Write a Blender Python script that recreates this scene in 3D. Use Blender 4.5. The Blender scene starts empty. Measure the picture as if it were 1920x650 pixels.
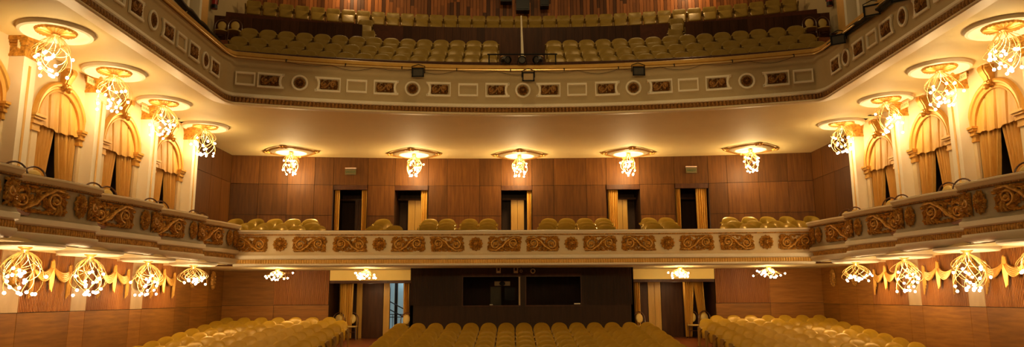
import bpy, math, random
from mathutils import Vector, Matrix
PI = math.pi
random.seed(7)
scene = bpy.context.scene
COL = scene.collection

# ------------------------------------------------------------------ helpers
class MB:
    """collects geometry for ONE mesh object"""
    def __init__(s): s.v = []; s.f = []; s.t = []
    def add(s, vs, fs, tone=.5, M=None):
        o = len(s.v)
        if M is not None: vs = [M @ Vector(p) for p in vs]
        s.v += [tuple(p) for p in vs]
        s.f += [tuple(i + o for i in q) for q in fs]
        s.t += [tone] * len(fs)
        return s
    def box(s, a, b, tone=.5, M=None):
        x0, y0, z0 = a; x1, y1, z1 = b
        vs = [(x0,y0,z0),(x1,y0,z0),(x1,y1,z0),(x0,y1,z0),(x0,y0,z1),(x1,y0,z1),(x1,y1,z1),(x0,y1,z1)]
        return s.add(vs, [(0,3,2,1),(4,5,6,7),(0,1,5,4),(1,2,6,5),(2,3,7,6),(3,0,4,7)], tone, M)
    def grid(s, fn, nu, nv, tone=.5, M=None, flip=False):
        vs = [fn(i / nu, j / nv) for i in range(nu + 1) for j in range(nv + 1)]
        fs = []
        for i in range(nu):
            for j in range(nv):
                a = i * (nv + 1) + j
                q = (a, a + nv + 1, a + nv + 2, a + 1)
                fs.append(q[::-1] if flip else q)
        return s.add(vs, fs, tone, M)
    def tube(s, pts, r, n=6, tone=.5, M=None, cap=True):
        pts = [Vector(p) for p in pts]; m = len(pts)
        rs = r if isinstance(r, (list, tuple)) else [r] * m
        vs = []; prev = None
        for i, p in enumerate(pts):
            t = (pts[min(i + 1, m - 1)] - pts[max(i - 1, 0)])
            t = t.normalized() if t.length > 1e-9 else Vector((0, 0, 1))
            ref = prev if prev is not None else (Vector((0, 0, 1)) if abs(t.z) < .9 else Vector((1, 0, 0)))
            a = (ref - t * ref.dot(t))
            a = a.normalized() if a.length > 1e-6 else t.orthogonal().normalized()
            b = t.cross(a); prev = a
            for k in range(n):
                w = 2 * PI * k / n
                vs.append(p + (a * math.cos(w) + b * math.sin(w)) * rs[i])
        fs = [(i*n+k, i*n+(k+1) % n, (i+1)*n+(k+1) % n, (i+1)*n+k) for i in range(m-1) for k in range(n)]
        if cap: fs += [tuple(range(n))[::-1], tuple(range((m-1)*n, m*n))]
        return s.add(vs, fs, tone, M)
    def lathe(s, prof, n=32, tone=.5, M=None, mod=None):
        vs = []
        for i, (r, z) in enumerate(prof):
            for k in range(n):
                w = 2 * PI * k / n
                rr, zz = (r, z) if mod is None else mod(r, z, w, i)
                vs.append((rr * math.cos(w), rr * math.sin(w), zz))
        m = len(prof)
        fs = [(i*n+k, i*n+(k+1) % n, (i+1)*n+(k+1) % n, (i+1)*n+k) for i in range(m-1) for k in range(n)]
        return s.add(vs, fs, tone, M)
    def sweep(s, prof, path, tone=.5, wave=None, closed=False, M=None):
        """prof: [(out, z)], path: [(x, y)]; outward = right hand of travel. wave=(pitch, amp)"""
        if wave:
            path = resample(path, wave[0] / 6)
        m = len(path); vs = []; d = 0
        for i, p in enumerate(path):
            a = path[max(i - 1, 0)]; b = path[min(i + 1, m - 1)]
            if closed: a = path[i - 1]; b = path[(i + 1) % m]
            tx, ty = b[0] - a[0], b[1] - a[1]; L = math.hypot(tx, ty) or 1
            nx, ny = ty / L, -tx / L
            if i: d += math.hypot(p[0] - path[i-1][0], p[1] - path[i-1][1])
            w = wave[1] * (abs(math.sin(PI * d / wave[0])) - .6) if wave else 0
            for j, (o, z) in enumerate(prof):
                e = w if 0 < j < len(prof) - 1 else 0
                vs.append((p[0] + nx * (o + e), p[1] + ny * (o + e), z))
        k = len(prof); fs = []
        for i in range(m if closed else m - 1):
            i2 = (i + 1) % m
            for j in range(k - 1):
                fs.append((i*k+j, i*k+j+1, i2*k+j+1, i2*k+j))
        return s.add(vs, fs, tone, M)
    def sphere(s, c, r, n=8, m=5, sc=(1, 1, 1), tone=.5, M=None):
        pr = [(math.sin(PI * j / m), -math.cos(PI * j / m)) for j in range(m + 1)]
        T = Matrix.Translation(c) @ Matrix.Diagonal((r * sc[0], r * sc[1], r * sc[2], 1))
        return s.lathe([(max(a, .001), b) for a, b in pr], n, tone, (M @ T) if M is not None else T)
    def mesh(s, name, mat, smooth=True):
        me = bpy.data.meshes.new(name)
        me.from_pydata(s.v, [], s.f)
        me.materials.append(mat)
        at = me.attributes.new('tone', 'FLOAT', 'FACE')
        at.data.foreach_set('value', s.t)
        if smooth:
            me.shade_smooth()
            try: me.set_sharp_from_angle(angle=math.radians(38))
            except Exception: pass
        me.update()
        return me
    def build(s, name, mat, parent=None, smooth=True):
        o = bpy.data.objects.new(name, s.mesh(name, mat, smooth)); COL.objects.link(o)
        if parent: o.parent = parent
        return o

def resample(path, step):
    out = [path[0]]; 
    for a, b in zip(path, path[1:]):
        L = math.hypot(b[0]-a[0], b[1]-a[1]); n = max(1, round(L / step))
        for i in range(1, n + 1): out.append((a[0] + (b[0]-a[0]) * i / n, a[1] + (b[1]-a[1]) * i / n))
    return out
def tag(o, label=None, cat=None, group=None, kind=None):
    if label: o['label'] = label
    if cat: o['category'] = cat
    if group: o['group'] = group
    if kind: o['kind'] = kind
    return o
def empty(name, loc=(0, 0, 0), rz=0, parent=None):
    o = bpy.data.objects.new(name, None); COL.objects.link(o); o.empty_display_size = .1
    o.location = loc; o.rotation_euler = (0, 0, rz)
    if parent: o.parent = parent
    return o
KIDS = {}
def kids_of(o):
    return [c for c in bpy.data.objects if c.parent == o]
def copy_tree(src, tree, loc, rz=0, scale=None):
    """tree: {obj: [children]} snapshot"""
    def rec(o, parent):
        c = o.copy(); COL.objects.link(c)
        if parent: c.parent = parent
        for k in tree.get(o, []): rec(k, c)
        return c
    c = rec(src, None); c.location = loc; c.rotation_euler = (0, 0, rz)
    if scale: c.scale = scale
    return c
def snapshot(root):
    t = {}
    def rec(o):
        t[o] = kids_of(o)
        for k in t[o]: rec(k)
    rec(root); return t
ORD = ['first','second','third','fourth','fifth','sixth','seventh','eighth','ninth','tenth','eleventh','twelfth','thirteenth','fourteenth','fifteenth','sixteenth','seventeenth','eighteenth','nineteenth']

# ------------------------------------------------------------------ materials
def mat(name, col, rough=.5, metal=0, col2=None, scale=(6, 6, 6), nscale=1.0, detail=4, bump=0, coat=0, tone=0, spec=.5, emit=None, estr=0):
    m = bpy.data.materials.new(name); m.use_nodes = True
    nt = m.node_tree; N = nt.nodes; L = nt.links; b = N['Principled BSDF']
    b.inputs['Roughness'].default_value = rough; b.inputs['Metallic'].default_value = metal
    b.inputs['Specular IOR Level'].default_value = spec
    if coat: b.inputs['Coat Weight'].default_value = coat; b.inputs['Coat Roughness'].default_value = .12
    if emit:
        b.inputs['Emission Color'].default_value = (*emit, 1); b.inputs['Emission Strength'].default_value = estr
    tc = N.new('ShaderNodeTexCoord'); mp = N.new('ShaderNodeMapping'); mp.inputs['Scale'].default_value = scale
    L.new(tc.outputs['Object'], mp.inputs['Vector'])
    no = N.new('ShaderNodeTexNoise'); no.inputs['Scale'].default_value = nscale; no.inputs['Detail'].default_value = detail
    no.inputs['Roughness'].default_value = .6
    L.new(mp.outputs['Vector'], no.inputs['Vector'])
    rp = N.new('ShaderNodeValToRGB'); c2 = col2 or tuple(min(1, c * 1.12) for c in col)
    rp.color_ramp.elements[0].position = .32; rp.color_ramp.elements[1].position = .68
    rp.color_ramp.elements[0].color = (*col, 1); rp.color_ramp.elements[1].color = (*c2, 1)
    L.new(no.outputs['Fac'], rp.inputs['Fac'])
    out = rp.outputs['Color']
    if tone:
        at = N.new('ShaderNodeAttribute'); at.attribute_name = 'tone'
        ma = N.new('ShaderNodeMapRange'); ma.inputs['From Min'].default_value = 0; ma.inputs['From Max'].default_value = 1
        ma.inputs['To Min'].default_value = 1 - tone; ma.inputs['To Max'].default_value = 1 + tone
        L.new(at.outputs['Fac'], ma.inputs['Value'])
        mx = N.new('ShaderNodeVectorMath'); mx.operation = 'SCALE'
        L.new(out, mx.inputs[0]); L.new(ma.outputs['Result'], mx.inputs['Scale']); out = mx.outputs['Vector']
    L.new(out, b.inputs['Base Color'])
    if bump:
        bp = N.new('ShaderNodeBump'); bp.inputs['Strength'].default_value = bump; bp.inputs['Distance'].default_value = .02
        L.new(no.outputs['Fac'], bp.inputs['Height']); L.new(bp.outputs['Normal'], b.inputs['Normal'])
    return m
M = {}
M['ceil'] = mat('ceiling_plaster', (.80, .62, .27), .7, nscale=.6, scale=(1, 1, 1), col2=(.84, .67, .31), bump=.05)
M['lintel'] = mat('yellow_plaster', (.82, .60, .17), .6, nscale=.8, scale=(1, 1, 1))
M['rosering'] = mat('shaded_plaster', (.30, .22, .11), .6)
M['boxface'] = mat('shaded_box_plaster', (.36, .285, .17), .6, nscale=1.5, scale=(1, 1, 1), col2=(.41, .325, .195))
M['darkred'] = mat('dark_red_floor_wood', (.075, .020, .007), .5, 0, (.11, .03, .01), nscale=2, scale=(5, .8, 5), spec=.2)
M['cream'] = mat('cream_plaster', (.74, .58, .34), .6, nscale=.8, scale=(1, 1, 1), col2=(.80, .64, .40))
M['white'] = mat('white_plaster', (.86, .76, .56), .5, nscale=2, scale=(1, 1, 1), col2=(.90, .80, .61))
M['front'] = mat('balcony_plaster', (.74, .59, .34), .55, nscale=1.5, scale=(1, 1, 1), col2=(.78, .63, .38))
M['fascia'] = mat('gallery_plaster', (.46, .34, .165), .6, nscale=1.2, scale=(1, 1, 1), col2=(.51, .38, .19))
M['gold'] = mat('gilding', (.50, .24, .035), .38, .45, (.68, .36, .07), nscale=9, scale=(1, 1, 1), bump=.25)
M['oldgold'] = mat('aged_gilding', (.27, .12, .015), .40, .3, (.74, .38, .055), nscale=14, scale=(1, 1, 1), detail=6, bump=.5)
M['bronze'] = mat('dark_gilding', (.16, .07, .015), .45, .35, (.42, .19, .03), nscale=22, scale=(1, 1, 1), detail=6, bump=.5)
M['trimgold'] = mat('gold_paint', (.62, .34, .06), .42, .3, (.70, .40, .09), nscale=4, scale=(1, 1, 1))
M['curtain'] = mat('gold_curtain', (.62, .33, .055), .55, 0, (.72, .41, .085), nscale=3, scale=(14, 14, .7))
M['drape'] = mat('ochre_drape', (.60, .33, .045), .6, 0, (.72, .42, .07), nscale=3, scale=(14, 14, .7))
M['wood'] = mat('mahogany_vertical', (.076, .026, .0045), .5, 0, (.135, .050, .008), nscale=2.2, scale=(7, 7, .55), detail=7, tone=.28, spec=.2)
M['woodh'] = mat('mahogany_horizontal', (.19, .071, .010), .5, 0, (.30, .118, .017), nscale=2.2, scale=(.6, .6, 7), detail=7, tone=.22, spec=.25)
M['slat'] = mat('slatted_mahogany', (.26, .088, .018), .5, 0, (.36, .13, .026), nscale=2, scale=(6, 6, .8), tone=.2, spec=.25)
M['pale'] = mat('pale_veneer', (.42, .26, .11), .5, 0, (.52, .33, .15), nscale=2, scale=(2, 2, .6))
M['plank'] = mat('gallery_planks', (.19, .062, .016), .45, 0, (.27, .095, .026), nscale=2, scale=(9, 9, .6), tone=.85, spec=.2)
M['dwood'] = mat('dark_wood', (.050, .017, .006), .45, 0, (.085, .030, .010), nscale=2, scale=(5, 5, .6), tone=.3, spec=.2)
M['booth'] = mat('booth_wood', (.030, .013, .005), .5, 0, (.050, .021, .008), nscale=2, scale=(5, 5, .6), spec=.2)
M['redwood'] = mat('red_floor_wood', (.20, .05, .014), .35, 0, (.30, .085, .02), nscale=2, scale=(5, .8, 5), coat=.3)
M['goldwood'] = mat('golden_wood', (.52, .28, .042), .4, 0, (.64, .36, .06), nscale=2, scale=(4, 4, .5))
M['black'] = mat('black_void', (.006, .005, .004), .7)
M['blackm'] = mat('black_metal', (.012, .011, .010), .4, .5)
M['grey'] = mat('dark_window', (.05, .04, .028), .5)
M['seat'] = mat('olive_gold_leather', (.34, .19, .010), .34, .1, (.40, .23, .014), nscale=3, scale=(2, 2, 2), bump=.03, spec=.3)
M['seatarm'] = mat('olive_gold_frame', (.30, .19, .045), .35, .15)
M['gseat'] = mat('gallery_leather', (.30, .18, .022), .38, .1, (.35, .215, .028), nscale=3, scale=(2, 2, 2))
M['tub'] = mat('olive_tub_leather', (.34, .225, .028), .22, .2, (.38, .25, .034), nscale=3, scale=(2, 2, 2))
M['bent'] = mat('bentwood', (.085, .028, .010), .35, 0, coat=.4)
M['pad'] = mat('chair_pad', (.55, .38, .10), .55)
M['brass'] = mat('brass_wire', (.85, .60, .24), .3, .7)
M['bulb'] = mat('lit_bulb', (1, .85, .6), .4, emit=(1, .80, .50), estr=26)
M['green'] = mat('green_sign', (.10, .075, .02), .4)
M['palegreen'] = mat('pale_green_letters', (.26, .42, .20), .5)
M['dgreen'] = mat('dark_green_letters', (.025, .075, .012), .5)
M['signplate'] = mat('pale_sign_plate', (.66, .52, .28), .3)
M['strip'] = mat('sign_lamp', (.55, .36, .22), .4, emit=(1, .6, .35), estr=.12)
M['red'] = mat('red_enamel', (.35, .02, .015), .3)
M['blue'] = mat('daylit_glazing', (.25, .34, .36), .3, emit=(.5, .75, .8), estr=.22)
M['projector'] = mat('projector_case', (.45, .30, .14), .5)
def glass_mat():
    m = bpy.data.materials.new('booth_glass'); m.use_nodes = True
    b = m.node_tree.nodes['Principled BSDF']; b.inputs['Base Color'].default_value = (.9, .9, .9, 1)
    b.inputs['Roughness'].default_value = .03; b.inputs['Transmission Weight'].default_value = 1
    b.inputs['IOR'].default_value = 1.05
    return m
M['glass'] = glass_mat()
for m in bpy.data.materials: m.cycles.emission_sampling = 'NONE' if m.name == 'lit_bulb' else 'AUTO'

# ------------------------------------------------------------------ main dimensions (metres; z = 0 at the camera's eye level)
H = 5.1          # ceiling over the circle / underside of the gallery
WX = 10.45       # side walls
def yback(x): return 26.4 - .9 * (x / WX) ** 2          # rear wall of the circle
def yfront(x): return 22.15 - .35 * (x / 8.5) ** 2      # face of the centre balcony
def ygal(x): return 19.72 - 1.35 * (x / 7.9) ** 2       # face of the gallery
GC = .0169
def floor_z(y): return -1.65 + .0945 * (min(y, 25.3) - 23.1)

# ------------------------------------------------------------------ setting: floor
f = MB()
f.grid(lambda u, v: (-10.5 + 21 * u, 8 + 19.4 * v, floor_z(8 + 19.4 * v)), 1, 60)
tag(f.build('floor', M['redwood'], smooth=False), kind='structure', label='reddish timber floor of the stalls')

# setting: wood walls made of flush panels
def panel_strip(mb, f3, u_edges, z_edges, gap=.006, depth=.02, skip=None, rnd=random):
    """f3(u, z, out) -> point"""
    for i in range(len(u_edges) - 1):
        for j in range(len(z_edges) - 1):
            if skip and skip(i, j): continue
            a, b = u_edges[i] + gap, u_edges[i+1] - gap; c, d = z_edges[j] + gap, z_edges[j+1] - gap
            vs = [f3(a,c,depth), f3(b,c,depth), f3(b,d,depth), f3(a,d,depth), f3(a,c,0), f3(b,c,0), f3(b,d,0), f3(a,d,0)]
            mb.add(vs, [(0,1,2,3),(0,4,5,1),(1,5,6,2),(2,6,7,3),(3,7,4,0)], rnd.random())

for sg, side in ((-1, 'left'), (1, 'right')):
    root = empty('wall_' + side); tag(root, kind='structure')
    f3 = lambda u, z, o: (sg * (WX + .02 - o), u, z)
    bk = MB()
    bk.add([(sg*(WX+.03), 8, -3.4), (sg*(WX+.03), 25.6, -3.4), (sg*(WX+.03), 25.6, 1.0), (sg*(WX+.03), 8, 1.0)], [(0,1,2,3)])
    bk.add([(sg*(WX+.03), 21.0, .9), (sg*(WX+.03), 26.6, .9), (sg*(WX+.03), 26.6, 5.2), (sg*(WX+.03), 21.0, 5.2)], [(0,1,2,3)])
    bk.build('backing', M['black'], root, False)
    w = MB()
    ue = [8.2, 9.8, 11.7, 12.3, 14.3, 14.93, 16.7, 17.3, 19.3, 19.92, 21.9, 22.9, 24.2, 25.42]
    panel_strip(w, f3, ue, [-3.3, -1.35, -.27])
    w.build('dado_panels', M['woodh'], root, False)
    d = MB(); panel_strip(d, f3, [21.9, 22.9, 24.2, 25.42], [-.27, 1.0]); d.build('plain_panels', M['woodh'], root, False)
    for a, b in ((9.8, 11.7), (12.3, 14.3), (14.93, 16.7), (17.3, 19.3), (19.92, 21.9)):
        p = MB(); n = round((b - a) / .05)
        pts = []
        for i in range(n):
            y = a + (b - a) * i / n; st = (b - a) / n
            pts += [(y, .0), (y + st * .12, .035), (y + st * .62, .035), (y + st * .74, .0)]
        pts.append((b, 0))
        for (y0, o0), (y1, o1) in zip(pts, pts[1:]):
            p.add([f3(y0, -.262, o0), f3(y1, -.262, o1), f3(y1, 1.0, o1), f3(y0, 1.0, o0)], [(0,1,2,3)], .5 + .3 * math.sin(y0 * 3.1))
        p.build('slatted_panel', M['slat'], root, False)
    for a, b in ((11.7, 12.3), (14.3, 14.93), (16.7, 17.3), (19.3, 19.92)):
        p = MB(); panel_strip(p, f3, [a, b], [-.27, 1.0], depth=.03); p.build('pale_panel', M['pale'], root, False)
    # circle level, wooden part at the back
    u = MB(); panel_strip(u, f3, [21.2, 22.6, 23.8, 24.7, 25.5], [.95, 2.2, 4.1, 5.1]); u.build('circle_panels', M['wood'], root, False)
    # circle level, plastered part with four arched openings (and one more toward the stage)
    pl = MB(); X = sg * 10.2; XR = sg * 10.62
    cent = [20.2, 17.72, 15.25, 12.75, 10.25]; RO = .74; zs = 3.75
    edges = [21.5] + [(a + b) / 2 for a, b in zip(cent, cent[1:])] + [8.6]
    for k, c in enumerate(cent):
        y1, y0 = edges[k], edges[k+1]
        n = 20
        arc = [(c + RO * math.cos(PI * i / n), zs + RO * math.sin(PI * i / n)) for i in range(n + 1)]
        for i in range(n):                                   # spandrel
            (ya, za), (yb, zb) = arc[i], arc[i+1]
            ta = y1 + (y0 - y1) * i / n; tb = y1 + (y0 - y1) * (i + 1) / n
            pl.add([(X, ya, za), (X, ta, H + .05), (X, tb, H + .05), (X, yb, zb)], [(0,1,2,3)])
        pl.add([(X, y1, zs), (X, y1, H + .05), (X, c + RO, zs)], [(0,1,2)])
        pl.add([(X, y0, zs), (X, y0, H + .05), (X, c - RO, zs)], [(0,1,2)])
        pl.add([(X, c + RO, .95), (X, y1, .95), (X, y1, zs), (X, c + RO, zs)], [(0,1,2,3)])
        pl.add([(X, y0, .95), (X, c - RO, .95), (X, c - RO, zs), (X, y0, zs)], [(0,1,2,3)])
        jam = [(c + RO, .95)] + arc + [(c - RO, .95)]
        for (ya, za), (yb, zb) in zip(jam, jam[1:]):
            pl.add([(X, ya, za), (XR, ya, za), (XR, yb, zb), (X, yb, zb)], [(0,1,2,3)])
    pl.add([(X, 21.5, .95), (sg*10.5, 21.5, .95), (sg*10.5, 21.5, H + .05), (X, 21.5, H + .05)], [(0,1,2,3)])
    pl.build('plaster_wall', M['cream'], root, False)
    # gallery level side wall
    g = MB(); g.add([(sg*10.1, 8, 5.2), (sg*10.1, 25.4, 5.2), (sg*10.1, 25.4, 13), (sg*10.1, 8, 13)], [(0,1,2,3)])
    g.build('gallery_wall', M['fascia'], root, False)

# window bays
cent = [20.2, 17.72, 15.25, 12.75, 10.25]
WN = 0
for sg, side in ((-1, 'left'), (1, 'right')):
    for k, c in enumerate(cent[:4]):
        WN += 1
        root = empty('window_%d' % WN, (sg * 10.2, c, 0)); tag(root, kind='structure')
        q = MB(); q.add([(sg*.40, -.9, .9), (sg*.40, .9, .9), (sg*.40, .9, 4.7), (sg*.40, -.9, 4.7)], [(0,1,2,3)])
        q.build('dark_opening', M['grey'], root, False)
        # moulded arch: profile (radial, out)
        pr = [(.70, -.02), (.70, .03), (.745, .05), (.76, .035), (.80, .035), (.82, .07), (.86, .085), (.90, .07), (.92, .02), (.92, -.02)]
        a = MB(); n = 28; vs = []
        for i in range(n + 1):
            w = PI * i / n
            for r, o in pr: vs.append((-sg * o, r * math.cos(w), 3.75 + r * math.sin(w)))
        m = len(pr)
        a.add(vs, [(i*m+j, i*m+j+1, (i+1)*m+j+1, (i+1)*m+j) for i in range(n) for j in range(m-1)])
        a.build('arch_moulding', M['trimgold'], root)
        for e in (-1, 1):
            b = MB()
            for z0, z1, o, wd in ((3.42, 3.47, .06, .13), (3.47, 3.56, .05, .12), (3.56, 3.60, .09, .145), (3.60, 3.66, .075, .135), (3.66, 3.71, .12, .165), (3.71, 3.76, .15, .185)):
                y = e * .81
                b.box((min(0, -sg*o) - (.18 if sg < 0 else 0), y - wd, z0), (max(0, -sg*o) + (.18 if sg > 0 else 0), y + wd, z1))
            b.build('impost_capital', M['trimgold'], root, False)
            s = MB(); s.box((-.03, e*.80 - .09, .95), (.03, e*.80 + .09, 3.43)); s.build('pier', M['cream'], root, False)
        ks = MB()      # scrolled keystone
        ks.sweep([(.02, 0)] + [], [(0, 0), (0, .01)]) if False else None
        prof = [(4.50, .05), (4.53, .13), (4.60, .15), (4.64, .11), (4.72, .13), (4.82, .19), (4.90, .22), (4.97, .2), (4.99, .0)]
        for t0, t1, dd in ((-.13, -.07, 0), (-.07, .07, .02), (.07, .13, 0)):
            vs = []
            for z, o in prof:
                fl = .75 + .25 * (z - 4.5) / .5
                vs += [(-sg*(o + dd), t0*fl, z), (-sg*(o + dd), t1*fl, z), (0, t1*fl, z), (0, t0*fl, z)]
            ks.add(vs, [(4*i+j, 4*i+(j+1) % 4, 4*i+4+(j+1) % 4, 4*i+4+j) for i in range(len(prof)-1) for j in range(4)])
        ks.add([], [])
        ks.sphere((-sg*.14, 0, 4.50), .07)
        for e in (-1, 1): ks.sphere((-sg*.17, e*.11, 4.93), .055, sc=(1, 1, 1)); ks.sphere((-sg*.12, e*.075, 4.56), .04)
        ks.build('keystone', M['gold'], root)
        # curtains hang in the arch: a thing of their own
        pos = ORD[k] + ' arched window from the back wall'
        ct = empty('arched_curtain', (sg * 10.2, c, 0)); tag(ct, 'gold curtains and valance in the %s, %s wall' % (pos, side), 'curtain', 'gold curtains in the arched windows')
        v = MB(); R = .715
        def vf(uu, vv):
            y = -R + 2 * R * uu
            top = 3.75 + math.sqrt(max(0, R * R - y * y)); bot = 3.62 + .014 * math.sin(uu * 26) - .07 * (1 - abs(2*uu-1))
            ple = uu * 4 % 1.0
            o = .075 * min(1, min(ple, 1 - ple) * 9) * (1.05 - vv * .75) + .012 * math.sin(uu * 40) * (1 - vv)
            return (-sg * (o - .05), y, bot + (top - bot) * vv)
        v.grid(vf, 96, 12); v.build('valance', M['curtain'], ct)
        for e in (-1, 1):
            dr = MB()
            def df(uu, vv, e=e):
                z = 1.2 + 2.5 * vv
                inner = .02 + .47 * (1 - vv) ** 1.1; outer = .72 - .10 * (1 - vv)
                y = e * (inner + (outer - inner) * uu)
                o = .055 * math.sin(uu * (38 + 4 * e) + 2 * vv) * (.6 + .4 * (1 - vv)) + .015 * math.sin(uu * 71 + vv * 3)
                return (sg * (.06 + o), y, z)
            dr.grid(df, 60, 10); dr.build('drape', M['curtain'], ct)

# pilasters between the windows
py = [21.12, 18.62, 16.07, 13.52, 11.0]
for sg, side in ((-1, 'left'), (1, 'right')):
    for k, y in enumerate(py[:4]):
        root = empty('pilaster', (sg * 10.2, y, 0))
        tag(root, 'cream pilaster %s, %s side' % (['at the end of the wooden back section', 'between first and second arched windows from the back', 'between second and third arched windows from the back', 'between third and fourth arched windows from the back'][k], side), 'pilaster', 'pilasters between the arched windows')
        s = MB(); d = -sg * .30
        s.box((min(0, d), 0, 1.0), (max(0, d), .38, 4.72)); s.build('shaft', M['white'], root, False)
        g = MB(); g.box((min(d, d - sg*.012), .15, 1.2), (max(d, d - sg*.012), .21, 4.55)); g.build('gold_fillet', M['trimgold'], root, False)
        c = MB()
        for z0, z1, o in ((4.70, 4.75, .03), (4.75, 4.92, .01), (4.92, 4.97, .035), (4.97, 5.02, .06), (5.02, 5.10, .085)):
            c.box((min(0, d - sg*o), -o, z0), (max(0, d - sg*o), .38 + o, z1))
        c.build('capital', M['oldgold'], root, False)

# ------------------------------------------------------------------ setting: ceiling (underside of the gallery)
GAL = [(-7.9, 7.5), (-7.9, 17.85)]
for i in range(1, 9):
    t = i / 8; a, b, c = (-7.9, 17.85), (-7.9, 18.42), (-7.62, ygal(7.62))
    GAL.append(tuple((1-t)**2*a[j] + 2*t*(1-t)*b[j] + t*t*c[j] for j in (0, 1)))
for i in range(1, 40): x = -7.62 + 15.24 * i / 40; GAL.append((x, ygal(x)))
GAL += [(-p[0], p[1]) for p in GAL[:10][::-1]]
ce = MB(); vs = []; n = len(GAL)
for i, p in enumerate(GAL):
    j = min(i, n - 1 - i)                      # outer boundary: side wall, then rear wall
    if j < 2: q = (math.copysign(WX, p[0]), p[1])
    elif j < 10: q = (math.copysign(WX, p[0]), 17.85 + 8.75 * (j - 1) / 8)
    else: q = (p[0] / 7.62 * WX, 26.6)
    vs += [(p[0], p[1], H), (q[0], q[1], H)]
ce.add(vs, [(2*i, 2*i+1, 2*i+3, 2*i+2) for i in range(n - 1)])
tag(ce.build('ceiling', M['ceil'], smooth=False), kind='structure', label='cream ceiling over the circle and side boxes')

# ------------------------------------------------------------------ gallery front (upper balcony)
gf = empty('gallery_balustrade'); tag(gf, 'curved cream gallery front with gold band and framed panels, upper balcony', 'balcony front')
mb = MB(); mb.sweep([(.0, 5.27), (.03, 5.29), (.05, 5.33), (.02, 5.36), (.0, 5.38), (0, 6.30), (.03, 6.33)], GAL)
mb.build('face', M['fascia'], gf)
mb = MB(); mb.sweep([(-.3, 5.095), (.0, 5.04), (.09, 5.03), (.12, 5.05), (.12, 5.08), (.05, 5.115)], GAL); mb.build('lower_lip', M['front'], gf)
mb = MB(); mb.sweep([(.0, 5.37), (.045, 5.36), (.05, 5.325), (.075, 5.31), (.085, 5.28), (.06, 5.255), (.01, 5.25)], GAL); mb.build('white_moulding', M['white'], gf)
mb = MB(); mb.sweep([(.0, 5.11), (.05, 5.115), (.075, 5.15), (.065, 5.22), (.03, 5.262), (.0, 5.265)], GAL, wave=(.10, .05)); mb.build('gold_leaf_band', M['bronze'], gf)
mb = MB(); mb.sweep([(.0, 6.36), (.06, 6.37), (.09, 6.39), (.09, 6.47), (.05, 6.50), (-.75, 6.51)], GAL); mb.build('top_ledge', M['trimgold'], gf)

def spiral(mb, c, r0, turns, a0, dirn, rad, depth=.03, n=26, M_=None):
    pts = []; rr = []
    for i in range(n + 1):
        t = i / n; r = r0 * (1 - .86 * t); a = a0 + dirn * turns * 2 * PI * t
        pts.append((c[0] + r * math.cos(a), -depth - .012 * math.sin(t * PI), c[1] + r * math.sin(a))); rr.append(rad * (1 - .45 * t))
    mb.tube(pts, rr, 6, M=M_)
def leaf(mb, p, ang, L, W, bend=0., lift=.05, M_=None):
    n = 6; vs = []
    for i in range(n + 1):
        t = i / n; a = ang + bend * t
        cx = p[0] + L * t * math.cos(ang + bend * t * .5); cz = p[1] + L * t * math.sin(ang + bend * t * .5)
        w = W * (math.sin(PI * min(1, .12 + t * .9)) ** .8) * (1 + .18 * math.cos(i * PI))
        nx, nz = -math.sin(a), math.cos(a); o = -.008 - lift * math.sin(PI * (.15 + .8 * t))
        vs += [(cx + nx*w, -.002, cz + nz*w), (cx + nx*w*.45, o, cz + nz*w*.45), (cx, o * .62, cz), (cx - nx*w*.45, o, cz - nz*w*.45), (cx - nx*w, -.002, cz - nz*w)]
    mb.add(vs, [(5*i+j, 5*i+j+1, 5*i+6+j, 5*i+5+j) for i in range(n) for j in range(4)], M=M_)
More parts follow.
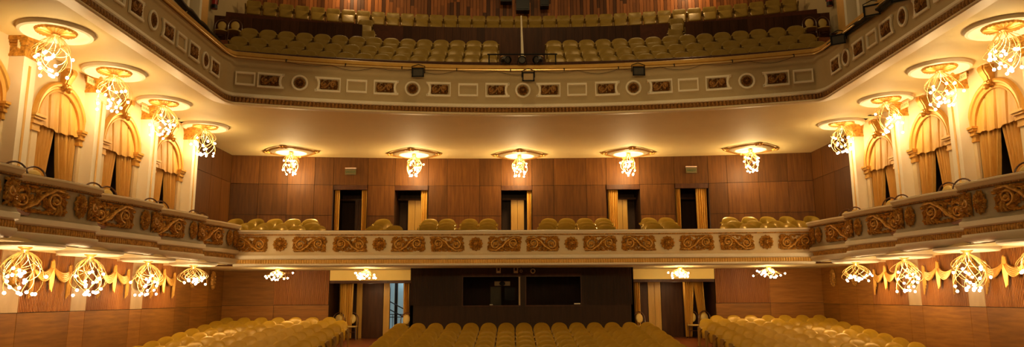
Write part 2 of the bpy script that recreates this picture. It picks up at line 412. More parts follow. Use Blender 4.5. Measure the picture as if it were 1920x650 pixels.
def foliage(w, h, seed, sx=2):
    """acanthus scroll panel, centred, in the local x-z plane, facing -y"""
    R = random.Random(seed); mb = MB(); a = w / 2; b = h / 2
    cs = [(-a * .52, -b * .08, 1), (a * .52, b * .08, -1)] if sx == 2 else [(0, 0, 1)]
    for (cx, cz, d) in cs:
        r = min(b * .62, a * .40 if sx == 2 else a * .6)
        spiral(mb, (cx, cz), r, 1.6, PI * (.5 if d > 0 else 1.5), d, .034)
        spiral(mb, (cx, cz), r * .55, .9, PI * 1.2, -d, .022)
        mb.sphere((cx, -.05, cz), .045, sc=(1, .8, 1))
        for k in range(13):
            t = 2 * PI * k / 13 + R.uniform(-.15, .15)
            px, pz = cx + r * .9 * math.cos(t), cz + r * .9 * math.sin(t)
            leaf(mb, (px, pz), t + d * .7, R.uniform(.8, 1.15) * b * .66, b * .21, d * R.uniform(.4, 1.2), .045)
        for k in range(7):
            t = R.uniform(0, 2 * PI); mb.sphere((cx + r * .45 * math.cos(t), -.03, cz + r * .45 * math.sin(t)), .026)
    if sx == 2:
        st = [(-a*.9, -.03, -b*.75), (-a*.5, -.04, -b*.85), (-a*.1, -.045, -b*.3), (a*.1, -.045, b*.3), (a*.5, -.04, b*.85), (a*.9, -.03, b*.75)]
        mb.tube(st, [.02, .03, .036, .036, .03, .02], 6)
        for k in range(7):
            leaf(mb, (-a*.15 + a*.05*k, -b*.25 + .06*b*k), PI*.5 + (k-3)*.45, b*.55, b*.14, .5, .05)
            leaf(mb, (a*.15 - a*.05*k, b*.2 - .06*b*k), -PI*.5 + (k-3)*.45, b*.5, b*.13, -.5, .05)
    for ex in (-1, 1):
        for ez in (-1, 1):
            for k in range(4):
                leaf(mb, (ex*a*.72, ez*b*.62), math.atan2(ez, ex) + (k-1.5)*.62, min(a, b)*.55, b*.2, R.uniform(-.6, .6), .05)
            leaf(mb, (ex*a*.3, ez*b*.9), PI if ex > 0 else 0, a*.35, b*.13, R.uniform(-.4, .4), .04)
    for k in range(int(34 * w / h)):
        leaf(mb, (R.uniform(-a*.92, a*.92), R.uniform(-b*.9, b*.9)), R.uniform(0, 2*PI), R.uniform(.35, .6) * b, b * .15, R.uniform(-1.2, 1.2), .022)
    # clip softly to the rectangle
    mb.v = [(max(-a, min(a, x)), y, max(-b, min(b, z))) for x, y, z in mb.v]
    return mb
def rosette(r, petals=10, seed=0):
    mb = MB()
    for k in range(petals):
        t = 2 * PI * k / petals
        leaf(mb, (r*.42*math.cos(t), r*.42*math.sin(t)), t, r*.6, r*.24, .35, .05)
        t += PI / petals
        leaf(mb, (r*.15*math.cos(t), r*.15*math.sin(t)), t, r*.5, r*.17, -.3, .07)
    ring = [(r*.8*math.cos(2*PI*i/24), -.025, r*.8*math.sin(2*PI*i/24)) for i in range(25)]
    mb.tube(ring, .018, 5, cap=False)
    mb.sphere((0, -.05, 0), r*.26, sc=(1, .9, 1)); mb.sphere((0, -.08, r*.06), r*.13)
    for k in range(6): mb.sphere((r*.3*math.cos(k*PI/3), -.055, r*.3*math.sin(k*PI/3)), r*.09)
    return mb
def frame_poly(outline, wd=.08, th=.05):
    """moulding around a closed outline [(x, z)] in the x-z plane"""
    n = len(outline); mb = MB(); vs = []
    cx = sum(p[0] for p in outline) / n; cz = sum(p[1] for p in outline) / n
    for i, p in enumerate(outline):
        a, b = outline[i-1], outline[(i+1) % n]
        tx, tz = b[0]-a[0], b[1]-a[1]; L = math.hypot(tx, tz) or 1
        nx, nz = -tz/L, tx/L
        for o, y in ((0, 0), (.0, -th*.7), (.2*wd, -th*.9), (.78*wd, -th*.8), (wd, -th*.35), (wd, 0)):
            vs.append((p[0] + nx*o, y, p[1] + nz*o))
    mb.add(vs, [(6*i+j, 6*i+j+1, 6*((i+1) % n)+j+1, 6*((i+1) % n)+j) for i in range(n) for j in range(5)])
    return mb
def rect_outline(w, h, bite=0):
    """counter-clockwise; bite > 0 hollows the right side, < 0 the left"""
    a, b = w/2, h/2
    right = [(a, -b), (a, b)]; left = [(-a, b), (-a, -b)]
    if bite: arc = [(a + (.0 if True else 0) - bite_d(t, abs(bite)), -b + 2*b*t) for t in [i/8 for i in range(9)]]
    if bite > 0: right = arc
    if bite < 0: left = [(-x, -z) for x, z in arc]
    return dense(right + left)
def bite_d(t, d): return d * math.sin(PI * t)
def dense(o): return o
ME = {}
def share(key, fn, mt):
    if key not in ME: ME[key] = fn().mesh(key, mt)
    return ME[key]
def put(name, me, loc, rz, parent, sc=None):
    o = bpy.data.objects.new(name, me); COL.objects.link(o); o.location = loc; o.rotation_euler = (0, 0, rz); o.parent = parent
    if sc: o.scale = sc
    return o
def gal_at(x): return (x, ygal(x) - .004), math.atan(-2 * 1.35 * x / 7.9**2)
ZP = 5.77
def gal_panel(p, rz, kind, k=1.0):
    loc = (p[0], p[1], ZP)
    if kind == 's':
        put('square_frame', share('square_frame', lambda: frame_poly(rect_outline(.56, .38)), M['white']), loc, rz, gf, (k, 1, 1))
    elif kind == 'o':
        put('round_frame', share('round_frame', lambda: frame_poly([(.22*math.cos(2*PI*i/32), .22*math.sin(2*PI*i/32)) for i in range(32)], .06), M['white']), loc, rz, gf, (k, 1, 1))
        put('gold_boss', share('gold_boss', lambda: rosette(.15, 9), M['bronze']), loc, rz, gf, (k, 1, 1))
    else:
        s = 1 if kind == 'r' else -1
        put('panel_frame', share('panel_frame%d' % s, lambda: frame_poly(rect_outline(.69, .42, .08 * s), .075), M['white']), loc, rz, gf, (k, 1, 1))
        put('foliage_relief', share('gal_fol', lambda: foliage(.48, .26, 5), M['bronze']), (loc[0] - .03*s*k*math.cos(rz), loc[1] - .03*s*k*math.sin(rz), ZP), rz, gf, (k, 1, 1))
for c in (-.03, 3.07, -3.13, 6.06, -6.12):
    for dx, kd in ((0, 'o'), (-.72, 'r'), (.72, 'l')):
        p, rz = gal_at(c + dx); gal_panel(p, rz, kd)
for x in (-1.58, 1.5, -4.64, 4.55, -7.46, 7.44):
    p, rz = gal_at(x); gal_panel(p, rz, 's', .9 if abs(x) > 7 else 1)
for sg in (-1, 1):
    for y, kd in ((17.52, 'a'), (16.98, 'o'), (16.35, 'b'), (15.68, 's'), (15.02, 'a'), (14.37, 'o'), (13.7, 'b'), (13.02, 's'), (12.36, 'a'), (11.7, 'o')):
        rz = PI/2 if sg < 0 else -PI/2
        if kd in 'ab':
            kd = ('l' if kd == 'a' else 'r') if sg < 0 else ('r' if kd == 'a' else 'l')
            # the hollow side looks to the roundel
            kd = {'l': 'l', 'r': 'r'}[kd]
        gal_panel((sg * 7.894, y), rz, kd, .80)

# rails, cables on the gallery front
def off_path(path, o):
    out = []
    for i, p in enumerate(path):
        a = path[max(i-1, 0)]; b = path[min(i+1, len(path)-1)]
        tx, ty = b[0]-a[0], b[1]-a[1]; L = math.hypot(tx, ty) or 1
        out.append((p[0] + ty/L*o, p[1] - tx/L*o))
    return out
rail = empty('lighting_rail'); tag(rail, 'thin brass lighting pipe running along the top of the gallery front', 'pipe')
pts = [(x, y, 6.325) for x, y in off_path(GAL, .12)]
MB().tube(pts, .022, 8).build('pipe', M['brass'], rail)
for i in range(12, 49, 4):
    if i < len(pts):
        MB().tube([(pts[i][0], pts[i][1] - .03, 6.28), (pts[i][0], pts[i][1] - .03, 6.36), (pts[i][0], pts[i][1] + .1, 6.38)], .014, 5).build('bracket', M['blackm'], rail)
cab = MB()
for i in range(12, 46, 3):
    a, b = Vector(pts[i]), Vector(pts[i+3])
    cab.tube([a.lerp(b, t/6) + Vector((0, -.02, -.03 - .12 * math.sin(PI*t/6) * (1 if i % 2 else .5))) for t in range(7)], .006, 4)
tag(cab.build('lighting_cable', M['blackm']), 'thin black cable looping under the pipe on the gallery front', 'cable')
for sg, side in ((-1, 'left'), (1, 'right')):
    bar = empty('lighting_bar'); tag(bar, 'thick dark lighting bar above the %s arm of the gallery front' % side, 'lighting bar')
    A, B = (Vector((-8.20, 19.2, 6.66)), Vector((-7.62, 11.5, 6.64))) if sg < 0 else (Vector((7.92, 18.6, 6.42)), Vector((7.66, 10.5, 5.95)))
    MB().tube([A, B], .05, 8).build('bar', M['blackm'], bar)
    MB().tube([A.lerp(B, (i + 1) / 30) + Vector((-sg*.05, 0, .04 + .025*math.sin(i*1.9))) for i in range(28)], .04, 6).build('cable_bundle', M['blackm'], bar)
    for y in (17.6, 15.7, 13.8, 11.9):
        MB().tube([A.lerp(B, (19 - y) / 8), (sg*7.80, y - .15, 6.40)], .016, 5).build('bracket', M['brass'], bar)

# ------------------------------------------------------------------ gallery seating
def tier(yc, z, zr, depth):
    """one step: riser (from zr up to z) + tread"""
    vs = []; n = 24
    for i in range(n + 1):
        x = -10.1 + 20.2 * i / n; y = yc - GC * x * x
        vs += [(x, y, zr), (x, y, z), (x, y + depth, z)]
    return vs, [(3*i+j, 3*i+j+1, 3*i+4+j, 3*i+3+j) for i in range(n) for j in range(2)]
gt = MB()
for yc, z, zr, d in ((20.05, 6.44, 6.3, .9), (20.9, 6.42, 6.42, .72), (21.55, 6.92, 6.42, .75), (22.3, 7.48, 6.92, 1.2), (23.4, 8.2, 7.48, .9), (24.2, 8.9, 8.2, .9), (25.05, 9.66, 8.9, 2.3)):
    v_, f_ = tier(yc, z, zr, d); gt.add(v_, f_)
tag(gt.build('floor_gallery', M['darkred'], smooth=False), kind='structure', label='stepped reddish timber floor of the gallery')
par = MB(); n = 30; vs = []
for i in range(n + 1):
    x = -8.6 + 17.2 * i / n; y = 20.25 - .018 * x * x
    vs += [(x, y, 6.4), (x, y, 6.76), (x, y + .06, 6.80), (x, y + .12, 6.76), (x, y + .12, 6.4)]
par.add(vs, [(5*i+j, 5*i+j+1, 5*i+6+j, 5*i+5+j) for i in range(n) for j in range(4)])
tag(par.build('parapet', M['dwood']), 'low dark timber parapet in front of the first gallery row', 'parapet')
# partition of vertical dark boards
def ypart(x): return 23.3 - .0122 * x * x
for x0, x1, nm in ((-9.95, -5.35, 'left of the left aisle gap'), (-4.0, 4.0, 'in the middle, behind the white pole'), (5.5, 9.95, 'right of the right aisle gap')):
    p = MB(); nb = round((x1 - x0) / .28)
    for i in range(nb):
        a = x0 + (x1-x0)*i/nb; b = x0 + (x1-x0)*(i+1)/nb - .006; t = random.random()
        ya, yb_ = ypart(a), ypart(b)
        p.add([(a,ya,7.4),(b,yb_,7.4),(b,yb_,9.03),(a,ya,9.03),(a,ya+.08,7.4),(b,yb_+.08,7.4),(b,yb_+.08,9.03),(a,ya+.08,9.03)], [(0,1,2,3),(3,2,6,7),(1,5,6,2),(4,0,3,7),(5,4,7,6)], t)
    tag(p.build('board_partition', M['dwood'], smooth=False), 'dark board partition behind the gallery seats, ' + nm, 'partition')
# plank wall at the very back
pw = MB(); xs = -10.1; R = random.Random(3)
while xs < 10.1:
    w = R.choice((.115, .13, .14)); a, b = xs, min(10.1, xs + w - .012)
    ya, yb_ = 26.95 - GC*a*a, 26.95 - GC*b*b
    zc = [9.6] + ([R.uniform(10.9, 11.6)] if R.random() < .35 else []) + [13.2]
    for z0, z1 in zip(zc, zc[1:]):
        t = R.choice((.15, .3, .5, .55, .62, .75, .95))
        pw.add([(a,ya,z0),(b,yb_,z0),(b,yb_,z1),(a,ya,z1),(a,ya+.04,z0),(b,yb_+.04,z0),(b,yb_+.04,z1),(a,ya+.04,z1)], [(0,1,2,3),(1,5,6,2),(4,0,3,7)], t)
    xs += w
pw.add([(x, 27.02 - GC*x*x, z) for x in [-10.1 + .505*j for j in range(41)] for z in (9.5, 13.2)], [(2*i, 2*i+2, 2*i+3, 2*i+1) for i in range(40)], 0)
tag(pw.build('wall_gallery', M['plank'], smooth=False), kind='structure', label='plank wall behind the gallery')
for x, z0, z1, w, lab in ((.1, 10.98, 11.5, .26, 'black loudspeaker box on the plank wall above the middle gallery seat'), (-.55, 11.35, 11.7, .22, 'black box high on the plank wall left of the loudspeaker'), (.95, 11.15, 11.6, .17, 'dark box high on the plank wall right of the loudspeaker')):
    b = MB(); b.box((x - w, 26.5, z0), (x + w, 26.85, z1)); b.box((x - w + .04, 26.48, z0 + .05), (x + w - .04, 26.5, z1 - .05))
    tag(b.build('wall_loudspeaker', M['blackm'], smooth=False), lab, 'loudspeaker')

# ------------------------------------------------------------------ seats
def backrest_mb(hw=.262, z0=.36, z1=.87, ntop=2.3, wrap=.085, thf=.075, thb=.055, lean=.2):
    mb = MB(); zc = z0 + (z1 - z0) * .5; hz = (z1 - z0) / 2; K = 36
    rings = [0, .4, .7, .86, .95, 1.0]
    def pt(k, r, front):
        w = 2 * PI * k / K; c, s = math.cos(w), math.sin(w)
        n = ntop if s > 0 else 5
        x = hw * math.copysign(abs(c) ** (2/n), c) * r; z = zc + hz * math.copysign(abs(s) ** (2/n), s) * r
        th = (-thf if front else thb) * (1 - r ** 2.6) ** .75
        y = th - wrap * (x / hw) ** 2 + (z - z0) * lean
        return (x, y, z)
    for front in (True, False):
        vs = [pt(k, r, front) for r in rings[1:] for k in range(K)]; vs.append(pt(0, 0, front)); ci = len(vs) - 1
        fs = [(ci, k, (k+1) % K) for k in range(K)]
        for i in range(len(rings) - 2):
            fs += [(i*K+k, (i+1)*K+k, (i+1)*K+(k+1) % K, i*K+(k+1) % K) for k in range(K)]
        if front: fs = [q[::-1] for q in fs]
        mb.add(vs, [q[::-1] for q in fs])
    return mb
def cushion(mb, x0, x1, y0, y1, z0, z1, n=6, M_=None):
    """rounded cushion block"""
    cx, cy, cz = (x0+x1)/2, (y0+y1)/2, (z0+z1)/2; ax, ay, az = (x1-x0)/2, (y1-y0)/2, (z1-z0)/2
    nu, nv = 20, 10; vs = []
    for j in range(nv + 1):
        ph = -PI/2 + PI*j/nv
        for i in range(nu):
            th = 2*PI*i/nu
            e = lambda t, p: math.copysign(abs(t)**p, t)
            vs.append((cx + ax*e(math.cos(ph), .3)*e(math.cos(th), .3), cy + ay*e(math.cos(ph), .3)*e(math.sin(th), .3), cz + az*e(math.sin(ph), .45)))
    mb.add(vs, [(j*nu+i, j*nu+(i+1) % nu, (j+1)*nu+(i+1) % nu, (j+1)*nu+i) for j in range(nv) for i in range(nu)], M=M_)
def theatre_seat(name, mt, marm, square=False):
    root = empty(name)
    if square: backrest_mb(.245, .40, .86, 5.5, .04, .035, .03, .12).build('backrest', mt, root)
    else: backrest_mb().build('backrest', mt, root)
    s = MB(); T = Matrix.Translation((0, -.12, .42)) @ Matrix.Rotation(math.radians(62), 4, 'X')
    cushion(s, -.23, .23, -.22, .2, -.05, .06, M_=T); s.build('seat', mt, root)
    for e in (-1, 1):
        a = MB(); x = e * .268
        prof = [(-.05, 0), (.16, 0), (.16, .10), (.10, .16), (.12, .50), (.10, .60), (-.06, .62), (-.30, .60), (-.33, .56), (-.28, .53), (-.12, .45), (-.08, .16), (-.05, .1)]
        m = len(prof); t = .022
        a.add([(x - t, y, z) for y, z in prof] + [(x + t, y, z) for y, z in prof], [tuple(range(m)), tuple(range(2*m-1, m-1, -1))] + [(i, m+i, m+(i+1) % m, (i+1) % m) for i in range(m)])
        a.build('side_standard', marm, root, False)
    return root
seat0 = theatre_seat('theatre_chair', M['seat'], M['seatarm']); ST = snapshot(seat0)
gseat0 = theatre_seat('gallery_chair', M['gseat'], M['seatarm']); GT = snapshot(gseat0)
rseat0 = theatre_seat('gallery_back_chair', M['gseat'], M['seatarm'], True); RT = snapshot(rseat0)
USED = set()
def place(src, tree, loc, rz, label, cat, group):
    if src in USED: c = copy_tree(src, tree, loc, rz)
    else: USED.add(src); c = src; c.location = loc; c.rotation_euler = (0, 0, rz)
    return tag(c, label, cat, group)
rows_c = [23.07, 22.2, 21.35, 20.5, 19.7, 18.9]
rows_s = [24.72, 23.85, 22.98, 22.12, 21.32, 20.5, 19.72, 18.94]
def rowname(i): return 'backmost row' if i == 0 else '%s row from back' % ORD[i]
def seatname(k, n, mid=True):
    """place in the row, counted from the nearer end"""
    if k == 0: return 'at the left end'
    if k == n - 1: return 'at the right end'
    if n % 2 and k == n // 2 and n > 8: return 'exactly in the middle'
    return '%s from left end' % ORD[k] if k < n / 2 else '%s from right end' % ORD[n - 1 - k]
for i, y in enumerate(rows_c):
    for k in range(15):
        x = -3.86 + 7.72 * k / 14
        place(seat0, ST, (x, y - .14, floor_z(y)), 0, 'olive theatre seat, centre stalls block, %s, %s' % (rowname(i), seatname(k, 15)), 'seat', 'theatre seats in the centre stalls block')
for sg, side in ((-1, 'left'), (1, 'right')):
    for i, y in enumerate(rows_s):
        n = 7 if i == 0 else 8
        for k in range(n):
            x = sg * (9.93 - .573 * k); kk = k if sg < 0 else n - 1 - k
            nm = 'beside the wall' if k == 0 else ('on the aisle' if k == n - 1 else '%s from the wall' % ORD[k])
            place(seat0, ST, (x, y - .14, floor_z(y)), 0, 'olive theatre seat, %s stalls block, %s, %s' % (side, rowname(i), nm), 'seat', 'theatre seats in the %s stalls block' % side)
# gallery rows
for i, (yc, zt) in enumerate(((21.23, 7.27), (21.95, 7.77), (22.72, 8.33))):
    for sg, side in ((-1, 'left'), (1, 'right')):
        for k in range(15):
            x = sg * (1.04 + .533 * k); y = yc - GC * x * x
            nm = 'by the middle aisle' if k == 0 else ('at the outer end' if k == 14 else '%s from the middle aisle' % ORD[k])
            place(gseat0, GT, (x, y - .14, zt - .86), -math.atan(2*GC*x), 'gold gallery seat, %s block, %s, %s' % (side, ('front row', 'middle row', 'rear row')[i], nm), 'seat', 'gallery seats in front of the partition')
for k in range(37):
    x = .02 + .532 * (k - 18); y = 26.2 - GC * x * x - .15
    place(rseat0, RT, (x, y - .14, 9.66), -math.atan(2*GC*x), 'square backed gold seat along the plank wall, %s' % seatname(k, 37), 'seat', 'seats along the gallery plank wall')
for sg, side in ((-1, 'left'), (1, 'right')):
    for yc, xx, zf, lab in ((25.1, 5.55, 8.95, 'upper'), (24.2, 5.28, 8.22, 'lower')):
        x = sg * xx
        place(rseat0, RT, (x, yc - GC*x*x - .14, zf), -math.atan(2*GC*x), 'gold aisle seat in the %s gap of the partition, %s of two' % (side, lab), 'seat', 'aisle seats behind the partition')

# bentwood chairs
def bentwood():
    root = empty('bentwood_chair')
    mb = MB(); mb.lathe([(.001, .47), (.17, .475), (.205, .46), (.21, .44), (.2, .425), (.001, .425)], 24); mb.build('seat', M['pad'], root)
    hp = [(-.2, .18, .0), (-.2, .16, .45), (-.205, .2, .62)] + [(-.205*math.cos(PI*i/12), .2 + .05*math.sin(PI*i/12), .68 + .25*math.sin(PI*i/12)) for i in range(13)] + [(.205, .2, .62), (.2, .16, .45), (.2, .18, .0)]
    mb = MB(); mb.tube(hp, .018, 8); mb.build('hoop_back', M['bent'], root)
    mb = MB(); K = 24; mb.lathe([(.001, .03), (.09, .028), (.125, .01), (.13, 0), (.12, -.012), (.001, -.015)], K, M=Matrix.Translation((0, .21, .71)) @ Matrix.Rotation(math.radians(80), 4, 'X') @ Matrix.Diagonal((1, 1.25, 1, 1)))
    mb.build('back_pad', M['pad'], root)
    for e in (-1, 1):
        MB().tube([(e*.15, -.13, .43), (e*.165, -.17, .2), (e*.18, -.2, 0)], [.02, .017, .014], 7).build('leg', M['bent'], root)
    MB().tube([(.17*math.cos(2*PI*i/20), .17*math.sin(2*PI*i/20), .26) for i in range(21)], .01, 5, cap=False).build('ring_stretcher', M['bent'], root)
    return root
bw0 = bentwood(); BT = snapshot(bw0)
fz = floor_z(25.4)
for x, y, rz, lab in ((-6.02, 25.85, .1, 'bentwood chair with pale oval pad in front of the left doorway curtain'), (-6.5, 25.75, 0, 'bentwood chair half hidden behind the last seat of the left block'), (-4.05, 25.0, -.25, 'bentwood chair at the right edge of the left doorway'), (4.05, 25.0, .25, 'bentwood chair at the left edge of the right doorway'), (6.0, 25.85, -.1, 'bentwood chair in front of the right doorway curtain'), (6.42, 25.7, 0, 'bentwood chair in the dark corner right of the right doorway curtain')):
    place(bw0, BT, (x, y, fz), rz, lab, 'chair', 'bentwood chairs at the stalls doorways')
for sg, side in ((-1, 'left'), (1, 'right')):
    b = MB(); b.box((min(sg*8.75, sg*10.1), 21.15, 7.3), (max(sg*8.75, sg*10.1), 22.15, 7.84))
    tag(b.build('floor_step_' + side, M['redwood'], smooth=False), kind='structure', label='reddish timber step at the %s end of the gallery' % side)
    for x, nm in ((9.5, 'nearer the wall'), (9.08, 'nearer the seats')):
        place(bw0, BT, (sg*x, 21.6, 7.84), sg*-.3, 'dark bentwood chair by the partition, %s end of the gallery, %s' % (side, nm), 'chair', 'bentwood chairs in the gallery')
BOXM = [20.7, 18.2, 15.7, 13.2]
for sg, side in ((-1, 'left'), (1, 'right')):
    for b, yc in enumerate(BOXM):
        for dy, nm in ((-.42, 'nearer the stage'), (.12, 'nearer the back wall')):
            place(bw0, BT, (sg*9.25, yc + dy, 1.56), -sg*PI/2*.55, 'bentwood chair, %s box from the back, %s side, %s' % (ORD[b], side, nm), 'chair', 'bentwood chairs in the side boxes')

# tub chairs of the circle
def tub():
    root = empty('tub_chair')
    backrest_mb(.30, .30, .83, 2.3, .17, .075, .05, .16).build('shell', M['tub'], root)
    for e in (-1, 1):
        MB().tube([(e*.29, .0, .62), (e*.315, -.1, .60), (e*.31, -.22, .57), (e*.29, -.27, .52)], [.03, .045, .045, .03], 8).build('armrest', M['tub'], root)
    s = MB(); cushion(s, -.24, .24, -.24, .24, .32, .46); s.build('seat', M['tub'], root)
    for ex in (-1, 1):
        for ey in (-1, 1): MB().tube([(ex*.2, ey*.2, .33), (ex*.21, ey*.21, 0)], [.02, .014], 6).build('leg', M['bent'], root)
    return root
tb0 = tub(); TT = snapshot(tb0)
groups = {
 'left group beside the side wall': ([-9.7, -9.02, -8.4, -7.8, -7.22], [-9.04, -8.45, -7.85, -6.95], [-8.95, -8.32, -7.72, -7.16, -6.52]),
 'left of the second doorway': ([-4.78], [], [-4.72, -4.1]),
 'right of the second doorway': ([-3.17, -2.58], [-3.12, -2.52], [-3.03, -2.46]),
 'left of the middle doorway': ([-1.81, -1.18], [-1.78, -1.17], [-1.73, -1.14]),
 'right of the middle doorway': ([.91, 1.52], [.82, 1.43], [.72, 1.35]),
 'left of the fourth doorway': ([2.14, 2.76], [2.1, 2.7], [2.06, 2.64]),
 'right of the fourth doorway': ([4.33, 4.92], [4.26, 4.83], [4.18, 4.74]),
 'right group beside the side wall': ([7.06, 7.72, 8.32, 8.96, 9.76], [6.98, 7.6, 8.3, 9.03], [6.5, 7.12, 7.75, 8.35]),
}
TZ = ((24.7, 2.68), (23.8, 2.46), (22.95, 2.28))
for g, rws in groups.items():
    for j, xs in enumerate(rws):
        for k, x in enumerate(xs):
            rn = ('back row', 'middle row', 'rail row')[j]
            nm = ('%s from the left' % ORD[k]) if len(xs) > 1 else 'single one'
            place(tb0, TT, (x, TZ[j][0] - (.4 * (x/10)**2 if j == 0 else .25*(x/10)**2), TZ[j][1] - .83), 0, 'olive tub chair, %s, %s, %s' % (g, rn, nm), 'chair', 'tub chairs in the circle')
# floors of the circle
cf = MB()
for y0, y1, z, zr in ((22.25, 23.35, 1.44, .97), (23.35, 24.2, 1.63, 1.44), (24.2, 27.0, 1.85, 1.63)):
    cf.add([(-WX, y0, zr), (WX, y0, zr), (WX, y0, z), (-WX, y0, z), (WX, y1, z), (-WX, y1, z)], [(0,1,2,3), (3,2,4,5)])
tag(cf.build('floor_circle', M['redwood'], smooth=False), kind='structure', label='stepped floor of the circle')
for sg, side in ((-1, 'left'), (1, 'right')):
    b = MB(); b.box((min(sg*8.95, sg*10.5), 9.6, 1.46), (max(sg*8.95, sg*10.5), 21.9, 1.56))
    tag(b.build('floor_boxes_' + side, M['redwood'], smooth=False), kind='structure', label='floor of the %s boxes' % side)

# ------------------------------------------------------------------ centre balcony front
bf = empty('balcony_balustrade'); tag(bf, 'cream centre balcony front with gilded foliage panels and lion rosettes', 'balcony front')
CP = [(x, yfront(x)) for x in [-8.75 + 17.5*i/40 for i in range(41)]]
def prof_shift(p, dz): return [(o, z + dz) for o, z in p]
P_RIM = [(-.30, 2.02), (.03, 2.03), (.06, 2.02), (.065, 1.985), (.04, 1.96), (.03, 1.93), (.005, 1.905)]
P_FACE = [(.005, 1.905), (-.01, 1.88), (-.02, 1.86), (-.02, 1.36), (.0, 1.31), (.04, 1.28)]
P_WHITE = [(.04, 1.28), (.055, 1.27), (.055, 1.18), (.03, 1.16), (-.03, 1.15)]
P_FRINGE = [(-.03, 1.15), (-.02, 1.145), (-.015, 1.09), (-.02, 1.035), (-.03, 1.03)]
P_LIP = [(-.03, 1.03), (.02, 1.025), (.035, 1.0), (.03, .975), (-.02, .95), (-.10, .94), (-.12, .96)]
for nm, pr, mt in (('rim', P_RIM, 'white'), ('face', P_FACE, 'front'), ('white_band', P_WHITE, 'white'), ('lower_lip', P_LIP, 'white')):
    MB().sweep(pr, CP).build(nm, M[mt], bf)
MB().sweep([(-.02, 1.15)] + [(o, z) for o, z in P_FRINGE[1:]], CP, wave=(.075, .02)).build('gold_fringe', M['trimgold'], bf)
MB().sweep([(-.005, 1.925), (.025, 1.915), (.03, 1.90), (.02, 1.885), (-.01, 1.88)], CP, wave=(.07, .016)).build('rope_moulding', M['oldgold'], bf)
MB().sweep([(-.3, 2.035), (.03, 2.037), (.03, 2.03)], CP).build('rail_cushion', M['bent'], bf)
def bf_at(x): return (x, yfront(x) + .016, 1.615), math.atan(-.7 * x / 72.25)
for i, c in enumerate((-7.40, -4.42, -1.47, 1.46, 4.40, 7.36)):
    l, r = bf_at(c); put('lion_rosette', share('lion_rosette', lambda: rosette(.225, 12), M['oldgold']), l, r, bf)
    for e in (-1, 1):
        l, r = bf_at(c + e * .88); put('foliage_relief', share('cb_fol%d' % (i % 3), lambda: foliage(1.06, .47, 20 + i), M['oldgold']), l, r, bf, (e, 1, 1))

# underside over the rear stalls
so = MB(); so.add([(p[0], p[1] + .08, .955) for p in CP] + [(p[0], 25.5, .955) for p in CP], [(i, i+1, 42+i, 41+i) for i in range(40)])
for sg in (-1, 1): so.add([(sg*8.75, 21.85, .955), (sg*10.45, 21.5, .955), (sg*10.45, 25.5, .955), (sg*8.75, 25.5, .955)], [(0,1,2,3)])
tag(so.build('ceiling_stalls', M['ceil'], smooth=False), kind='structure', label='low ceiling under the circle')

# ------------------------------------------------------------------ side boxes
dz = .15
BE = [21.85, 19.4, 16.9, 14.38, 12.0, 9.5]
for sg, side in ((-1, 'left'), (1, 'right')):
    for b in range(5):
        y1, y0 = BE[b], BE[b+1]; L = y1 - y0
        root = empty('theatre_box', (0, 0, 0)); tag(root, 'bowed cream box front with gilded foliage, %s from the back, %s side' % (ORD[b], side), 'box front', 'box fronts along the side walls')
        def bx(s):   # s: 0 at the stage end, 1 at the far end
            x = -9.20 + .50 * s + .10 * math.sin(PI * s) + .05 * s
            return (x, y0 + L * s)
        path = [bx(i / 18) for i in range(19)] + [(-8.70, y1 + .012), (-9.3, y1 + .02)]
        if sg > 0: path = [(-x, y) for x, y in path][::-1]
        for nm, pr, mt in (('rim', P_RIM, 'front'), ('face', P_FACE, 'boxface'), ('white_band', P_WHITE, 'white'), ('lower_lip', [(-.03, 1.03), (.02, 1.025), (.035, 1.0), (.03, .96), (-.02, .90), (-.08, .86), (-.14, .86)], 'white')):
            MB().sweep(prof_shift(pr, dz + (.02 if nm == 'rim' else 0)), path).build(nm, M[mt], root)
        MB().sweep(prof_shift(P_FRINGE, dz), path, wave=(.06, .02)).build('gold_fringe', M['oldgold'], root)
        MB().sweep(prof_shift([(-.005, 1.925), (.03, 1.915), (.035, 1.90), (.025, 1.88), (-.01, 1.875)], dz), path, wave=(.06, .02)).build('rope_moulding', M['bronze'], root)
        MB().sweep(prof_shift([(-.3, 2.055), (.03, 2.057), (.03, 2.05)], dz), path).build('rail_cushion', M['bent'], root)
        def at(s):
            p = bx(s); q = bx(min(1, s + .02)); p0 = bx(max(0, s - .02))
            t = math.atan2(q[1] - p0[1], q[0] - p0[0])
            rz = t if sg < 0 else PI - t + PI
            nx, ny = math.sin(t), -math.cos(t)
            pos = (p[0] - nx*.008, p[1] - ny*.008)
            if sg > 0: return (-pos[0], pos[1], 1.77), -t
            return (pos[0], pos[1], 1.77), t
        fol = share('box_fol', lambda: foliage(1.30, .50, 41), M['oldgold']); sm = share('box_small', lambda: foliage(.28, .50, 43, 1), M['oldgold']); ro = share('box_ros', lambda: rosette(.23, 11), M['oldgold'])
        # follow the bow: bend the relief by placing it at three stations
        for nm, me, s in (('foliage_relief', fol, .37), ('oval_rosette', ro, .775), ('end_relief', sm, .925)):
            l, r = at(s); put(nm, me, l, r, root, (-1 if sg > 0 else 1, 1, 1) if nm != 'oval_rosette' else (.75, 1, 1.05))
    u = MB(); u.box((min(sg*8.95, sg*10.5), 8.6, 1.00), (max(sg*8.95, sg*10.5), 21.87, 1.06))
    tag(u.build('ceiling_boxes_' + side, M['ceil'], smooth=False), kind='structure', label='underside of the %s boxes' % side)

